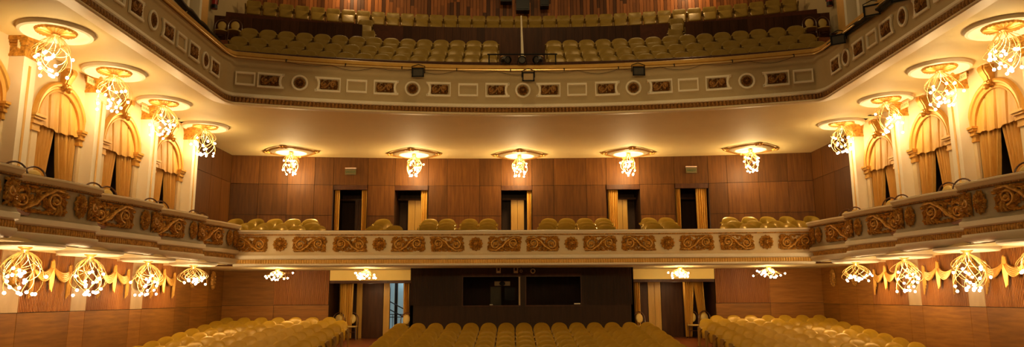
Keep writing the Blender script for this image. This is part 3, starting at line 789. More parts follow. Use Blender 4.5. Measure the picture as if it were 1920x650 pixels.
# ------------------------------------------------------------------ rear wall of the circle, five doorways
doors = [(-6.89, -5.65), (-4.67, -3.45), (-.75, .39), (3.14, 4.36), (5.62, 6.84)]
wb = empty('wall_back'); tag(wb, kind='structure')
f3 = lambda u, z, o: (u, yback(u) + .02 - o, z)
edges = [-10.45, -9.5, -8.5, -7.55, -6.89, -5.65, -4.67, -3.45, -2.75, -1.55, -.75, .39, 1.2, 2.4, 3.14, 4.36, 5.62, 6.84, 7.5, 8.6, 9.6, 10.45]
isd = {i for i, e in enumerate(edges) if any(abs(e - d[0]) < .01 for d in doors)}
w = MB(); panel_strip(w, f3, edges, [1.8, 2.95, 4.07, 5.12], skip=lambda i, j: i in isd and j < 2)
w.build('wood_panels', M['wood'], wb, False)
bk = MB()
for i in range(len(edges) - 1):
    a, b = edges[i], edges[i+1]; z0 = 4.07 if i in isd else 1.7
    bk.add([(a, yback(a)+.03, z0), (b, yback(b)+.03, z0), (b, yback(b)+.03, 5.2), (a, yback(a)+.03, 5.2)], [(0,1,2,3)])
bk.build('backing', M['black'], wb, False)
def cloth(mb, x0, x1, y, z0, z1, n=6, amp=.045, spread=0.0, tie=None):
    N = max(20, n * 8)
    def fn(u, v):
        z = z0 + (z1 - z0) * v
        sq = 1 - spread * (1 - v)
        if tie: sq *= 1 - tie * math.exp(-((v - .45) / .25) ** 2)
        x = x0 + (x1 - x0) * (.5 + (u - .5) * sq)
        return (x, y + amp * math.sin(2 * PI * n * u + .8 * math.sin(3 * v)) + amp * .4 * math.sin(2 * PI * n * 2.3 * u + v), z)
    mb.grid(fn, N, 10)
inner = [([(-6.28, -6.02, 'd')], [(-6.87, -6.68), (-5.88, -5.67)]), ([(-4.28, -3.75, 'w')], [(-3.72, -3.48)]), ([(-.4, .1, 'w')], [(.2, .37)]), ([(3.62, 4.0, 'w')], [(3.2, 3.56)]), ([], [(5.64, 5.83), (6.4, 6.8)])]
DN = ['first', 'second', 'middle', 'fourth', 'fifth']
for k, (a, b) in enumerate(doors):
    xm = (a + b) / 2; y = yback(xm)
    d = empty('door_%d' % (k + 1)); tag(d, kind='structure')
    r = MB()
    r.add([(a, y, 1.85), (a, 27.6, 1.85), (a, 27.6, 4.07), (a, y, 4.07)], [(0,1,2,3)]); r.add([(b, y, 1.85), (b, 27.6, 1.85), (b, 27.6, 4.07), (b, y, 4.07)], [(0,1,2,3)])
    r.add([(a, y, 4.07), (b, y, 4.07), (b, 27.6, 4.07), (a, 27.6, 4.07)], [(0,1,2,3)]); r.add([(a-.3, 27.55, 1.8), (b+.3, 27.55, 1.8), (b+.3, 27.55, 4.1), (a-.3, 27.55, 4.1)], [(0,1,2,3)])
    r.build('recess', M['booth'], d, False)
    h = MB(); h.box((a, y - .03, 3.90), (b, y + .12, 4.07)); h.build('header', M['dwood'], d, False)
    for x0, x1, kd in inner[k][0]:
        p = MB(); s = 27.35 / 26.2
        xm2 = (x0 + x1) / 2 * 1
        for q in range(2): p.box((x0 + (x1-x0)*q/2 + .006, 27.0, 1.86), (x0 + (x1-x0)*(q+1)/2 - .006, 27.05, 3.62))
        p.build('door_leaf', M['goldwood'] if kd == 'w' else M['dwood'], d, False)
    tr = MB(); tr.box((a + .03, 26.95, 3.62), (b - .03, 27.02, 3.68)); tr.build('transom', M['dwood'], d, False)
    for q, (x0, x1) in enumerate(inner[k][1]):
        c = MB(); cloth(c, x0, x1, y + .14, 1.88, 3.90, 3 if x1 - x0 < .3 else 5, .035, .08)
        nm = 'ochre curtain hanging at the %s side of the %s circle doorway' % ('left' if (x0 + x1)/2 < xm else 'right', DN[k])
        tag(c.build('door_curtain', M['drape']), nm, 'curtain', 'door curtains of the circle')
# exit signs
def text(body, size, mt, loc, rot, parent):
    cu = bpy.data.curves.new('letters', 'FONT'); cu.body = body; cu.size = size; cu.extrude = .003; cu.align_x = 'CENTER'; cu.align_y = 'CENTER'
    cu.materials.append(mt); t = bpy.data.objects.new('letters', cu); COL.objects.link(t)
    me = bpy.data.meshes.new_from_object(t.evaluated_get(bpy.context.evaluated_depsgraph_get())); bpy.data.objects.remove(t)
    if not me.materials: me.materials.append(mt)
    o = bpy.data.objects.new('letters', me); COL.objects.link(o); o.location = loc; o.rotation_euler = rot; o.parent = parent
    return o
for x, lab in ((-6.27, 'green exit sign under a small lamp above the first circle doorway'), (6.23, 'green exit sign under a small lamp above the fifth circle doorway')):
    y = yback(x) - .06
    s = empty('exit_sign', (x, y, 4.55)); tag(s, lab, 'sign', 'exit signs above the circle doorways')
    b = MB(); b.box((-.2, -.015, -.1), (.2, .015, .1)); b.build('plate', M['green'], s, False)
    b = MB(); b.box((-.2, -.04, .12), (.2, .04, .155)); b.build('lamp_strip', M['strip'], s, False)
    text('SALIDA', .11, M['dgreen'], (0, -.02, 0), (PI/2, 0, 0), s)
for sg, side in ((-1, 'left'), (1, 'right')):
    for k, y in enumerate((18.4, 15.97, 13.63)):
        s = empty('exit_sign', (sg * 10.0, y, 4.93)); tag(s, 'pale exit sign near the %s side ceiling rose from the back, %s side' % (ORD[k + 1], side), 'sign', 'pale exit signs along the side ceilings')
        b = MB(); b.box((-.006, -.2, -.075), (.006, .2, .075)); b.build('plate', M['signplate'], s, False)
        b = MB(); b.box((-.02, -.21, .12), (.02, .21, .14)); b.build('hanger_bar', M['oldgold'], s, False)
        text('SALIDA', .10, M['palegreen'], (-sg*.012, 0, 0), (PI/2, 0, PI/2 if sg < 0 else -PI/2), s)

# ------------------------------------------------------------------ rear wall of the stalls
ws = empty('wall_back_stalls'); tag(ws, kind='structure')
YB = 25.4
for sg in (-1, 1):
    a0, a1 = (-10.45, -6.73) if sg < 0 else (6.70, 10.45)
    f3 = lambda u, z, o: (u, YB + .02 - o, z)
    sl = (-8.65, -6.75) if sg < 0 else (6.72, 8.6)
    m = MB()
    panel_strip(m, f3, sorted({a0, a1, sl[0], sl[1]}) if sg > 0 else [a0, sl[0], a1], [-1.6, -.24])
    panel_strip(m, f3, [a0, sl[0]] if sg < 0 else [sl[1], a1], [-.24, .96])
    m.build('plain_panels', M['woodh'], ws, False)
    p = MB(); n = 38; st = (sl[1] - sl[0]) / n
    for i in range(n):
        y = sl[0] + st * i
        for (u0, o0), (u1, o1) in zip([(0, 0), (.12, .035), (.62, .035), (.74, 0)], [(.12, .035), (.62, .035), (.74, 0), (1, 0)]):
            p.add([f3(y + u0*st, -.23, o0), f3(y + u1*st, -.23, o1), f3(y + u1*st, .96, o1), f3(y + u0*st, .96, o0)], [(0,1,2,3)])
    p.build('slatted_panel', M['slat'], ws, False)
    bk = MB(); bk.add([(a0, YB+.03, -1.7), (a1, YB+.03, -1.7), (a1, YB+.03, 1.0), (a0, YB+.03, 1.0)], [(0,1,2,3)]); bk.build('backing', M['black'], ws, False)
    # doorway alcove
    x0, x1 = (-6.73, -3.66) if sg < 0 else (3.60, 6.70)
    li = MB(); li.box((x0, YB, .60), (x1, YB + .15, .96)); li.build('plaster_lintel', M['lintel'], ws, False)
    hd = MB(); hd.box((x0, YB + .02, .50), (x1, YB + .2, .60)); hd.build('header', M['dwood'], ws, False)
    al = MB(); al.add([(x0, YB, -1.5), (x0, 26.9, -1.5), (x0, 26.9, .7), (x0, YB, .7)], [(0,1,2,3)]); al.add([(x1, YB, -1.5), (x1, 26.9, -1.5), (x1, 26.9, .7), (x1, YB, .7)], [(0,1,2,3)])
    al.add([(x0, YB+.15, .60), (x1, YB+.15, .60), (x1, 26.9, .60), (x0, 26.9, .60)], [(0,1,2,3)])
    if sg < 0:
        al.add([(x0, 26.85, -1.5), (-4.84, 26.85, -1.5), (-4.84, 26.85, .65), (x0, 26.85, .65)], [(0,1,2,3)])
        al.add([(-4.30, 26.85, -1.5), (x1, 26.85, -1.5), (x1, 26.85, .65), (-4.30, 26.85, .65)], [(0,1,2,3)])
    else:
        al.add([(x0, 26.85, -1.5), (x1, 26.85, -1.5), (x1, 26.85, .65), (x0, 26.85, .65)], [(0,1,2,3)])
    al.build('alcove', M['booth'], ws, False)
dl = empty('door_6'); tag(dl, kind='structure')
for x0, x1, mt, nm in ((-6.04, -5.84, 'goldwood', 'jamb_panel'), (-5.83, -5.08, 'dwood', 'door_leaf'), (-5.06, -4.84, 'goldwood', 'jamb_panel')):
    b = MB(); b.box((x0, 26.68, -1.44), (x1, 26.8, .58)); b.build(nm, M[mt], dl, False)
dr_ = empty('door_7'); tag(dr_, kind='structure')
for x0, x1, mt, nm in ((4.27, 4.58, 'dwood', 'jamb_panel'), (4.60, 4.83, 'goldwood', 'jamb_panel'), (4.84, 5.06, 'goldwood', 'jamb_panel'), (5.08, 5.84, 'dwood', 'door_leaf')):
    b = MB(); b.box((x0, 26.68, -1.44), (x1, 26.8, .58)); b.build(nm, M[mt], dr_, False)
for x0, x1, y, n, lab in ((-6.52, -6.02, 26.0, 6, 'ochre curtain at the left of the left stalls doorway'), (-4.2, -3.98, 25.7, 3, 'narrow ochre curtain at the right of the left stalls doorway'), (3.94, 4.16, 25.8, 3, 'narrow ochre curtain at the left of the right stalls doorway')):
    c = MB(); cloth(c, x0, x1, y, -1.40, .50, n, .045, .12); tag(c.build('door_curtain', M['drape']), lab, 'curtain', 'curtains of the stalls doorways')
c = empty('door_curtain'); tag(c, 'wide ochre curtain parted low down at the right of the right stalls doorway', 'curtain', 'curtains of the stalls doorways')
def cl2(a0, a1, b0, b1):
    mb = MB()
    def fn(u, v):
        t = (1 - v); x = (a0 + (a1-a0)*u) * (1-t) + (b0 + (b1-b0)*u) * t
        return (x, 26.0 + .05*math.sin(u*5*2*PI + .5*v) + .02*math.sin(u*11*2*PI), -1.40 + 1.92*v)
    mb.grid(fn, 48, 12); return mb
cl2(5.72, 6.12, 5.76, 5.98).build('drape', M['drape'], c); cl2(6.10, 6.45, 6.32, 6.52).build('drape', M['drape'], c)
# stairwell seen through the left doorway
sw = empty('stairwell_window'); tag(sw, 'pale bluish stairwell glazing seen through the left stalls doorway', 'window', kind=None)
for x0, x1, mt in ((-5.6, -5.22, 'black'), (-5.2, -4.98, 'blue'), (-4.96, -4.86, 'black'), (-4.84, -4.62, 'blue'), (-4.6, -4.0, 'black')):
    b = MB(); b.box((x0, 28.6, -1.6), (x1, 28.65, 1.0)); b.build('glazing' if mt == 'blue' else 'mullion', M[mt], sw, False)
rl = empty('stair_railing'); tag(rl, 'black stair railing in the stairwell behind the left stalls doorway', 'railing')
for z in (0, .3): MB().tube([(-5.4, 27.9, .05 - z), (-4.5, 27.9, -.42 - z)], .02, 6).build('handrail', M['blackm'], rl)
for z in (-.62, -.72): MB().tube([(-5.4, 27.7, z), (-4.2, 27.7, z)], .014, 6).build('handrail', M['blackm'], rl)
for i in range(6): MB().tube([(-5.2 + .16*i, 27.7, -1.5), (-5.2 + .16*i, 27.7, -.62)], .010, 5).build('baluster', M['blackm'], rl)

# projection booth
pb = empty('projection_booth'); tag(pb, 'dark timber projection booth with two long windows behind the centre stalls', 'booth')
m = MB(); x0, x1, yb_ = -3.70, 3.62, 23.9
WXS = [(-1.97, -.13), (.10, 1.88)]; z0, z1 = -.26, .66
for a, b, c_, d_ in ((x0, x1, -1.7, z0), (x0, x1, z1, .96), (x0, WXS[0][0], z0, z1), (WXS[0][1], WXS[1][0], z0, z1), (WXS[1][1], x1, z0, z1)):
    m.box((a, yb_, c_), (b, yb_ + .12, d_))
m.box((x0, yb_, -1.7), (x0 + .1, YB, .96)); m.box((x1 - .1, yb_, -1.7), (x1, YB, .96)); m.box((x0, YB + .2, -1.7), (x1, YB + .3, .96))
m.build('wall', M['booth'], pb, False)
for a, b in ((x0 + .02, WXS[0][0] - .15), (WXS[1][1] + .15, x1 - .02)):
    p = MB(); n = round((b - a) / .05)
    for i in range(n): p.box((a + .05*i, yb_ - .03, -.25), (a + .05*i + .028, yb_, .96))
    p.build('slatted_panel', M['booth'], pb, False)
for a, b in WXS:
    fr = MB(); t = .04
    fr.box((a - t, yb_ - .03, z1), (b + t, yb_ + .02, z1 + .1)); fr.box((a - t, yb_ - .02, z0 - t), (b + t, yb_ + .02, z0)); fr.box((a - t, yb_ - .02, z0), (a, yb_ + .02, z1)); fr.box((b, yb_ - .02, z0), (b + t, yb_ + .02, z1))
    fo = fr.build('window_frame', M['dwood'], pb, False)
    g = MB(); g.add([(a, yb_ + .03, z0), (b, yb_ + .03, z0), (b, yb_ + .03, z1), (a, yb_ + .03, z1)], [(0,1,2,3)]); g.build('pane', M['glass'], fo, False)
b = MB(); b.box((-.15, yb_ - .035, z0), (-.10, yb_ + .01, z1)); b.build('pale_post', M['projector'], pb, False)
b = MB(); b.box((1.66, yb_ - .03, -.235), (1.86, yb_ - .02, -.20)); b.build('pale_tag', M['white'], pb, False)
b = MB(); b.box((-1.10, yb_ - .03, -.25), (-1.0, yb_ - .02, -.225)); b.build('pale_tag', M['white'], pb, False)
pj = empty('projector', (-.69, 24.35, .45)); tag(pj, 'pale box projector with dark lens inside the left booth window', 'projector')
b = MB(); b.box((-.26, -.1, -.07), (.26, .4, .07)); b.build('case', M['projector'], pj, False)
b = MB(); b.lathe([(.08, 0), (.085, .06), (.06, .07), (.001, .05)], 20, M=Matrix.Rotation(PI/2, 4, 'X') @ Matrix.Translation((0, 0, .08)) @ Matrix.Diagonal((1.15, .85, 1, 1))); b.build('lens', M['blackm'], pj)
b = MB(); b.box((-.4, -.1, -.72), (-.04, .0, -.1)); tag(b.build('equipment_panel', mat('booth_panel', (.06, .045, .02), .5), smooth=False), 'dim brownish panel under the projector inside the booth', 'panel').location = (-.69, 24.6, .45)
b = MB(); b.box((-.02, 0, -.55), (.32, .06, -.12)); b.box((.02, -.01, -.40), (.30, 0, -.30)); tag(b.build('booth_monitor', M['blackm'], smooth=False), 'dark monitor right of the panel inside the booth', 'monitor').location = (-.6, 24.55, .45)
for x, kd, lab in ((-.80, 'b', 'small pale bracket spotlight above the booth, leftmost of the row'), (-.24, 'b', 'small pale bracket spotlight above the booth, just left of the pale post'), (-.07, 's', 'tiny round camera above the booth between the bracket spotlight and the ring camera'), (.31, 'r', 'round ring camera above the right booth window')):
    o = empty('booth_camera', (x, 23.5, .86)); tag(o, lab, 'camera')
    if kd == 'b':
        b = MB(); b.box((-.07, -.06, -.09), (.07, .1, -.02)); b.build('body', M['projector'], o, False)
        for e in (-1, 1): b = MB(); b.box((e*.055 - .014, -.03, -.03), (e*.055 + .014, .03, .095)); b.build('bracket', M['projector'], o, False)
    else:
        r = .065 if kd == 'r' else .035
        b = MB(); b.tube([(r*math.cos(2*PI*i/20), -.03, -.03 + r*math.sin(2*PI*i/20)) for i in range(21)], r*.25, 6, cap=False); b.build('ring', M['projector'], o)
        b = MB(); b.sphere((0, 0, -.03), r*.9); b.build('lens', M['blackm'], o)
        MB().tube([(0, 0, 0), (0, 0, .095)], .012, 6).build('stem', M['blackm'], o)

# ------------------------------------------------------------------ gilded swags and cartouches on the side walls
def swag():
    """three tails and two loops, local y along the wall (0..w), x toward the hall"""
    root = empty('gilded_swag'); W = 1.28
    for s in (0, 1):
        mb = MB(); ya, yb_ = (-W/2, 0) if s == 0 else (0, W/2)
        for k in range(5):
            sag = .13 + .03 * k; pts = []
            for i in range(13):
                t = i / 12; za = .74 if s == 0 else .82; zb = .82 if s == 0 else .74
                pts.append((.05 + .03 * math.sin(PI*t) + .008*k, ya + (yb_-ya)*t, za + (zb-za)*t - .03 - sag * 4 * t * (1-t) - .012*k))
            mb.tube(pts, [.012 + .014 * math.sin(PI*i/12) for i in range(13)], 6)
        mb.build('festoon', M['gold'], root)
    for y, top, bot, wd, nm in ((-W/2, .80, .03, .085, 'side_tail'), (W/2, .80, .03, .085, 'side_tail'), (0, .88, .22, .075, 'centre_tail')):
        mb = MB()
        for k in range(5):
            off = (k - 2) / 2
            pts = []; rr = []
            for i in range(9):
                t = i / 8; z = top + (bot + .05*abs(off) + (.06*k if nm == 'side_tail' else 0) - top) * t
                sp = wd * (.35 + .65 * t ** .7) if nm != 'centre_tail' else wd * (.35 + .8 * math.sin(PI * min(1, .15 + t*.75)))
                pts.append((.05 + .02 * (1 - abs(off)), y + off * sp * .7, z)); rr.append(.015 + .015 * math.sin(PI * (.2 + .7 * t)))
            mb.tube(pts, rr, 6)
        mb.sphere((.06, y, top), .04, sc=(.8, 1, 1)); mb.build(nm, M['gold'], root)
    return root
sw0 = swag(); SWT = snapshot(sw0)
SY = [20.9, 18.3, 15.8, 13.3]
for sg, side in ((-1, 'left'), (1, 'right')):
    for k, y in enumerate(SY):
        place(sw0, SWT, (sg*10.42, y, -.06), 0 if sg < 0 else PI, 'gilded drapery swag on the %s slatted panel from the back, %s wall' % (ORD[k], side), 'swag', 'gilded swags on the side walls')
def cartouche():
    mb = MB(); T = Matrix.Rotation(PI/2, 4, 'Z')
    mb.lathe([(.001, .06), (.08, .055), (.13, .03), (.15, .0)], 20, M=Matrix.Rotation(PI/2, 4, 'Y') @ Matrix.Diagonal((1.9, 1, 1, 1)))
    for k in range(14):
        t = 2*PI*k/14; leaf(mb, (.11*math.cos(t), .21*math.sin(t)), t + .5, .13, .05, .6, .06, M_=T)
    return mb
cme = cartouche().mesh('gilded_cartouche', M['oldgold'])
for sg, side in ((-1, 'left'), (1, 'right')):
    for k, y in enumerate((19.62, 17.0, 14.62)):
        o = bpy.data.objects.new('gilded_cartouche', cme); COL.objects.link(o); o.location = (sg*10.40, y, .55); o.rotation_euler = (0, 0, 0 if sg < 0 else PI)
        tag(o, 'oval gilded cartouche on the %s pale panel from the back, %s wall' % (ORD[k], side), 'ornament', 'gilded cartouches on the pale panels')
    for y, lab in ((24.45, 'farther'), (22.9, 'nearer')):
        o = bpy.data.objects.new('gilded_cartouche', cme); COL.objects.link(o); o.location = (sg*10.43, y, .60); o.scale = (1, .8, .95); o.rotation_euler = (0, 0, 0 if sg < 0 else PI)
        tag(o, 'gilded ornament on dark panels, back corner of the %s wall, %s one' % (side, lab), 'ornament', 'gilded ornaments in the back corners')

# ------------------------------------------------------------------ ceiling roses
def rose_side():
    root = empty('ceiling_rose')
    MB().lathe([(.40, -.012), (.46, -.035), (.54, -.045), (.58, -.085), (.635, -.07), (.655, 0)], 48).build('outer_ring', M['white'], root)
    MB().lathe([(.001, -.012), (.42, -.013), (.47, -.03)], 48).build('disc', M['white'], root)
    MB().lathe([(.001, -.05), (.06, -.06), (.20, -.055), (.33, -.04), (.36, -.012)], 96, mod=lambda r, z, w, i: (r * (1 + (.035 * abs(math.sin(w * 14)) if i > 2 else 0)), z - (.022 * abs(math.sin(w * 14)) if 0 < i < 4 else 0))).build('gilded_petals', M['gold'], root)
    return root
rs0 = rose_side(); RST = snapshot(rs0)
def rose_circle():
    root = empty('ornate_ceiling_rose')
    MB().lathe([(.001, -.02), (.40, -.025), (.46, -.06), (.52, -.075)], 48).build('disc', M['white'], root)
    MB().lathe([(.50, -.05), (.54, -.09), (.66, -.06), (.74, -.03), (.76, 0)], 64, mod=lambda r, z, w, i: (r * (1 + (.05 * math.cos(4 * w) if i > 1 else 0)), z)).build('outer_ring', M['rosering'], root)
    MB().tube([(r * math.cos(w), r * math.sin(w), -.045) for i in range(65) for w in [2*PI*i/64] for r in [.80 + .06 * math.cos(4*w)]], .028, 6, cap=False).build('gold_fillet', M['bronze'], root)
    for k in range(4):
        mb = MB(); T = Matrix.Rotation(k*PI/2, 4, 'Z') @ Matrix.Translation((.84, 0, -.02)) @ Matrix.Rotation(-PI/2, 4, 'X')
        for j in range(7): leaf(mb, (-.03, 0), (j-3)*.5, .2 - .02*abs(j-3), .05, 0, .06, M_=T @ Matrix.Rotation(PI, 4, 'X'))
        for e in (-1, 1):
            mb.tube([(.02 - .05*i, e*(.05*i + .03), .03*math.sin(i)) for i in range(6)], [.03, .028, .025, .02, .016, .01], 5, M=T @ Matrix.Rotation(PI/2, 4, 'X'))
        mb.sphere((0, 0, 0), .055, M=T); mb.build('gilded_corner', M['gold'], root)
    return root
rc0 = rose_circle(); RCT = snapshot(rc0)
def rose_plain():
    root = empty('plain_ceiling_rose')
    MB().lathe([(.001, -.045), (.42, -.05), (.5, -.07), (.58, -.075), (.63, -.05), (.64, 0)], 48).build('disc', M['white'], root)
    MB().lathe([(.001, -.075), (.09, -.08), (.12, -.06), (.13, -.04)], 24).build('gilded_boss', M['gold'], root)
    return root
rp0 = rose_plain(); RPT = snapshot(rp0)

# ------------------------------------------------------------------ chandeliers
bulb_me = MB().sphere((0, 0, 0), .030, 10, 7).mesh('bulb', M['bulb'])
def chandelier(kind, seed):
    R = random.Random(seed); root = empty('chandelier')
    MB().lathe([(.001, -.10), (.03, -.10), (.055, -.07), (.075, -.05), (.075, 0)], 20).build('canopy', M['brass'], root)
    n = 22
    for k in range(n):
        a = 2 * PI * k / n + R.uniform(-.1, .1)
        if kind == 'tall': ze, rb, re, zb = -R.uniform(.36, .88), R.uniform(.24, .34), R.uniform(.04, .32), -.26
        elif kind == 'mid': ze, rb, re, zb = -R.uniform(.28, .58), R.uniform(.26, .36), R.uniform(.06, .38), -.2
        elif kind == 'slim': ze, rb, re, zb = -R.uniform(.28, .78), R.uniform(.18, .27), R.uniform(.05, .26), -.24
        else: ze, rb, re, zb = -R.uniform(.14, .36), R.uniform(.12, .22), R.uniform(.10, .42), -.13
        if R.random() < .12: re += .12
        tw = R.choice((-1, 1)) * R.uniform(.7, 2.0)
        pts = []
        for i in range(11):
            t = i / 10
            r = (1-t)**3*.045 + 3*t*(1-t)**2*rb*.75 + 3*t*t*(1-t)*rb*1.55 + t**3*re
            z = (1-t)**3*(-.08) + 3*t*(1-t)**2*zb*.55 + 3*t*t*(1-t)*(zb + .35*ze) + t**3*ze
            w = a + tw * t * t
            pts.append((r*math.cos(w), r*math.sin(w), z))
        arm = MB().tube(pts, .0055, 5).build('arm', M['brass'], root)
        b = bpy.data.objects.new('bulb', bulb_me); COL.objects.link(b); b.parent = arm; b.location = pts[-1]
    return root
protos = {}
for kd, sd in (('tall', 1), ('tall', 2), ('mid', 3), ('slim', 4), ('flat', 5), ('flat', 6)):
    c = chandelier(kd, sd); protos.setdefault(kd, []).append((c, snapshot(c)))
LC = (1.0, .69, .31)
def lamp(loc, power, size=.16, col=LC):
    l = bpy.data.lights.new('lamp_glow', 'POINT'); l.energy = power; l.shadow_soft_size = size; l.color = col
    o = bpy.data.objects.new('lamp_glow', l); COL.objects.link(o); o.location = loc
    return o
def spot(loc, aim, power, deg, col=(1, .68, .28)):
    l = bpy.data.lights.new('stage_spot', 'SPOT'); l.energy = power; l.shadow_soft_size = .4; l.color = col; l.spot_size = math.radians(deg); l.spot_blend = .35
    o = bpy.data.objects.new('stage_spot', l); COL.objects.link(o); o.location = loc
    o.rotation_euler = (Vector(aim) - Vector(loc)).to_track_quat('-Z', 'Y').to_euler()
CN = 0
def hang(kd, loc, label, group, power, ldz):
    global CN
    src, tree = protos[kd][CN % len(protos[kd])]; CN += 1
    c = place(src, tree, loc, CN * 1.7, label, 'chandelier', group)
    lamp((loc[0], loc[1], loc[2] + ldz), power)
    return c
P_UP, P_CI, P_UN, P_RE = 53, 145, 54, 44
for sg, side in ((-1, 'left'), (1, 'right')):
    for k, (y, xr) in enumerate(((21.03, 9.53), (18.35, 9.5), (15.72, 9.37), (13.2, 9.12))):
        nm = ['farthest', 'second farthest', 'third farthest', 'nearest'][k]
        place(rs0, RST, (sg*xr, y, H), 0, 'white and gilded ceiling rose over the %s box, %s side' % (nm, side), 'ceiling rose', 'ceiling roses along the side boxes')
        hang('tall', (sg*xr, y, H - .05), 'lit wire chandelier under the %s upper ceiling rose, %s side' % (nm, side), 'chandeliers along the side ceilings', P_UP, -.62)
    for k, (y, xr) in enumerate(((20.8, 9.5), (18.4, 9.6), (15.6, 9.45), (13.3, 9.32))):
        nm = ['farthest', 'second farthest', 'third farthest', 'nearest'][k]
        place(rp0, RPT, (sg*xr, y, 1.0), 0, 'plain white disc under the %s box, %s side' % (nm, side), 'ceiling rose', 'plain discs under the boxes')
        hang('mid' if k == 0 else 'tall', (sg*xr, y, .95), 'lit wire chandelier under the %s box, %s side of the stalls' % (nm, side), 'chandeliers under the boxes', P_UN, -.55)
    for (x, y, lab) in ((7.95, 23.5, 'in front of the slatted panel'), (5.1, 23.6, 'in front of the doorway')):
        hang('flat', (sg*x, y, .95), 'small flat lit chandelier under the circle %s, %s side' % (lab, side), 'chandeliers under the circle', P_RE, -.26)
for x, y, nm in ((-8.1, 24.8, 'leftmost'), (-3.85, 25.3, 'second from the left'), (-.08, 25.6, 'in the middle'), (3.82, 25.3, 'second from the right'), (8.0, 24.7, 'rightmost')):
    place(rc0, RCT, (x, y, H), 0, 'ornate white and gold ceiling rose over the circle, %s' % nm, 'ceiling rose', 'ornate ceiling roses of the circle')
    hang('slim', (x, y, H - .05), 'lit wire chandelier over the circle seats, %s' % nm, 'chandeliers of the circle', P_CI, -.62)

# ------------------------------------------------------------------ stage lights on the gallery front
def flood(loc, rz, label, open_=False):
    o = empty('floodlight', loc, rz); tag(o, label, 'floodlight')
    b = MB(); b.add([(-.16, -.08, -.12), (.16, -.08, -.12), (.16, -.08, .12), (-.16, -.08, .12), (-.13, .08, -.08), (.13, .08, -.08), (.13, .08, .08), (-.13, .08, .08)], [(4,5,6,7),(0,4,7,3),(1,2,6,5),(3,7,6,2),(0,1,5,4)]); b.build('housing', M['blackm'], o, False)
    b = MB(); b.box((-.135, -.085, -.095), (.135, -.075, .095)); b.build('glass_face', M['projector'] if open_ else M['grey'], o, False)
    fr = MB()
    for a, c_ in (((-.17, -.1, -.13), (.17, -.07, -.1)), ((-.17, -.1, .1), (.17, -.07, .13)), ((-.17, -.1, -.13), (-.14, -.07, .13)), ((.14, -.1, -.13), (.17, -.07, .13))): fr.box(a, c_)
    fr.build('bezel', M['blackm'], o, False)
    MB().tube([(-.18, 0, 0), (-.18, 0, .2), (0, 0, .26), (.18, 0, .2), (.18, 0, 0)], .012, 5).build('yoke', M['blackm'], o)
flood((-2.95, ygal(2.95) - .22, 6.16), 0, 'black floodlight hanging over the left roundel of the gallery front')
flood((3.18, ygal(3.18) - .22, 6.16), 0, 'black floodlight hanging over the right roundel of the gallery front')
flood((.12, ygal(0) - .22, 6.08), 0, 'black framed floodlight with pale face below the middle spotlights', True)
flood((7.72, 16.95, 6.2), -.6, 'black floodlight on the right arm of the gallery front, farthest', False)
flood((7.72, 15.25, 6.25), -.6, 'black floodlight with pale face on the right arm of the gallery front', True)
flood((7.72, 14.1, 6.1), -.6, 'black floodlight at the top edge on the right arm of the gallery front', False)
def par_can(loc, rz, label):
    o = empty('spotlight', loc, rz); tag(o, label, 'spotlight', 'spotlights at the middle of the gallery')
    T = Matrix.Rotation(PI/2 + .25, 4, 'X')
    MB().lathe([(.09, .16), (.115, .15), (.115, -.02), (.08, -.12), (.05, -.2), (.001, -.21)], 20, M=T).build('barrel', M['blackm'], o)
    MB().lathe([(.001, .10), (.09, .11)], 20, M=T).build('lens', M['grey'], o)
    MB().tube([(-.13, 0, -.02), (-.13, .02, -.2), (0, .03, -.24), (.13, .02, -.2), (.13, 0, -.02)], .012, 5).build('yoke', M['blackm'], o)
    b = MB(); b.box((-.1, .02, .1), (.1, .12, .13)); b.build('top_fin', M['projector'], o, False)
par_can((-.52, 19.75, 6.68), .55, 'black spotlight turned left, leftmost of the middle three'); par_can((-.05, 19.7, 6.66), 0, 'black spotlight facing straight ahead, centre of the middle three'); par_can((.42, 19.75, 6.68), -.55, 'black spotlight turned right, rightmost of the middle three')
b = MB(); b.box((-1.05, 20.0, 6.93), (.98, 20.05, 6.96)); b.tube([(-1.0, 20.02, 6.5), (-1.0, 20.02, 6.94)], .02, 6); b.tube([(.93, 20.02, 6.5), (.93, 20.02, 6.94)], .02, 6)
tag(b.build('guard_rail', M['blackm'], smooth=False), 'dark guard rail behind the middle spotlights', 'rail')
hp = empty('aisle_pole'); tag(hp, 'slim pale aisle pole standing behind the middle spotlights', 'pole')
MB().tube([(-.02, 20.75, 6.44), (-.02, 20.75, 7.2), (-.05, 20.75, 8.42)], [.05, .045, .02], 8).build('post', M['white'], hp)
MB().lathe([(.07, 0), (.07, .03), (.04, .06), (.001, .06)], 12, M=Matrix.Translation((-.02, 20.75, 6.44))).build('foot', M['bent'], hp)

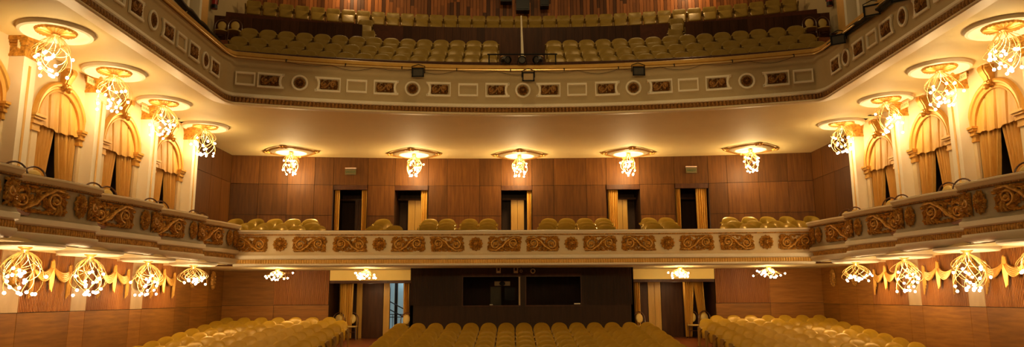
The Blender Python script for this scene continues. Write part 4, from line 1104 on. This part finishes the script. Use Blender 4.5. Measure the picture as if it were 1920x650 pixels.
# side of the gallery: pilasters, extinguishers, relief
for sg, side in ((-1, 'left'), (1, 'right')):
    p = empty('gallery_pilaster', (sg*10.1, 20.6, 5.1)); tag(p, 'cream pilaster with gold strips at the %s end of the gallery' % side, 'pilaster')
    b = MB(); d = -sg*.35; b.box((min(0, d), 0, 0), (max(0, d), .55, 7.5)); b.build('shaft', M['trimgold'], p, False)
    b = MB(); b.box((min(0, d*1.1), -.12, 0), (max(0, d*1.1), .02, 7.5)); b.box((min(0, d*.6), -.55, 0), (max(0, d*.6), -.4, 7.5)); b.build('moulding', M['white'], p, False)
    e = empty('fire_extinguisher', (sg*9.98, 22.1, 9.25)); tag(e, 'red fire extinguisher on the wall at the %s end of the gallery' % side, 'fire extinguisher')
    MB().lathe([(.001, 0), (.08, .0), (.09, .03), (.09, .42), (.06, .5), (.025, .53), (.025, .6)], 16).build('cylinder', M['red'], e)
    MB().lathe([(.092, .0), (.097, .0), (.097, .13), (.092, .13)], 16).build('base_band', M['blackm'], e)
    MB().tube([(0, 0, .58), (-sg*.08, 0, .62), (-sg*.12, 0, .4), (-sg*.11, 0, .15)], .012, 5).build('hose', M['blackm'], e)
    o = put('plaster_relief', foliage(.9, 1.2, 77 if sg < 0 else 78).mesh('plaster_relief', M['cream']), (sg*10.06, 18.3, 8.0), PI/2 if sg < 0 else -PI/2, None)
    tag(o, 'pale plaster foliage relief on the gallery side wall, %s side' % side, 'ornament')

# ------------------------------------------------------------------ light
for sg in (-1, 1):
    lamp((sg*6.25, 25.3, 11.75), 75, .15, (1, .66, .3)); lamp((sg*4.5, 23.6, 13), 60, .3, (1, .68, .28))
    lamp((sg*5.4, 25.9, .3), 5, .1, (1, .62, .3))
for sg in (-1, 1): lamp((sg*4.5, 3.0, 5.0), 180, 1.0, (1, .68, .28)); spot((sg*1.5, 1.0, 4.0), (0, 22, 2.2), 900, 45)
lamp((0, 16.3, 14), 440, .5, (1, .68, .30))
lamp((-4.6, 28.2, .6), 6, .2, (.7, .9, 1.0))
wd = bpy.data.worlds.new('World'); scene.world = wd; wd.use_nodes = True
bg = wd.node_tree.nodes['Background']; bg.inputs['Color'].default_value = (1, .66, .30, 1); bg.inputs['Strength'].default_value = .09

# ------------------------------------------------------------------ camera
cd = bpy.data.cameras.new('Camera'); cam = bpy.data.objects.new('Camera', cd); COL.objects.link(cam)
cd.sensor_fit = 'HORIZONTAL'; cd.sensor_width = 36; cd.lens = 36 * 1350 / 1920; cd.clip_end = 200
PITCH, ROLL = .17, .0047
cam.matrix_world = Matrix.Translation((-.35, 0, 0)) @ Matrix.Rotation(PI/2 + PITCH, 4, 'X') @ Matrix.Rotation(-ROLL, 4, 'Z')
scene.camera = cam
scene.view_settings.view_transform = 'Standard'; scene.view_settings.look = 'None'
scene.view_settings.exposure = .08; scene.view_settings.gamma = 1
scene.cycles.use_denoising = True
scene.cycles.max_bounces = 6; scene.cycles.diffuse_bounces = 4; scene.cycles.glossy_bounces = 3; scene.cycles.transmission_bounces = 4
scene.cycles.sample_clamp_indirect = 4
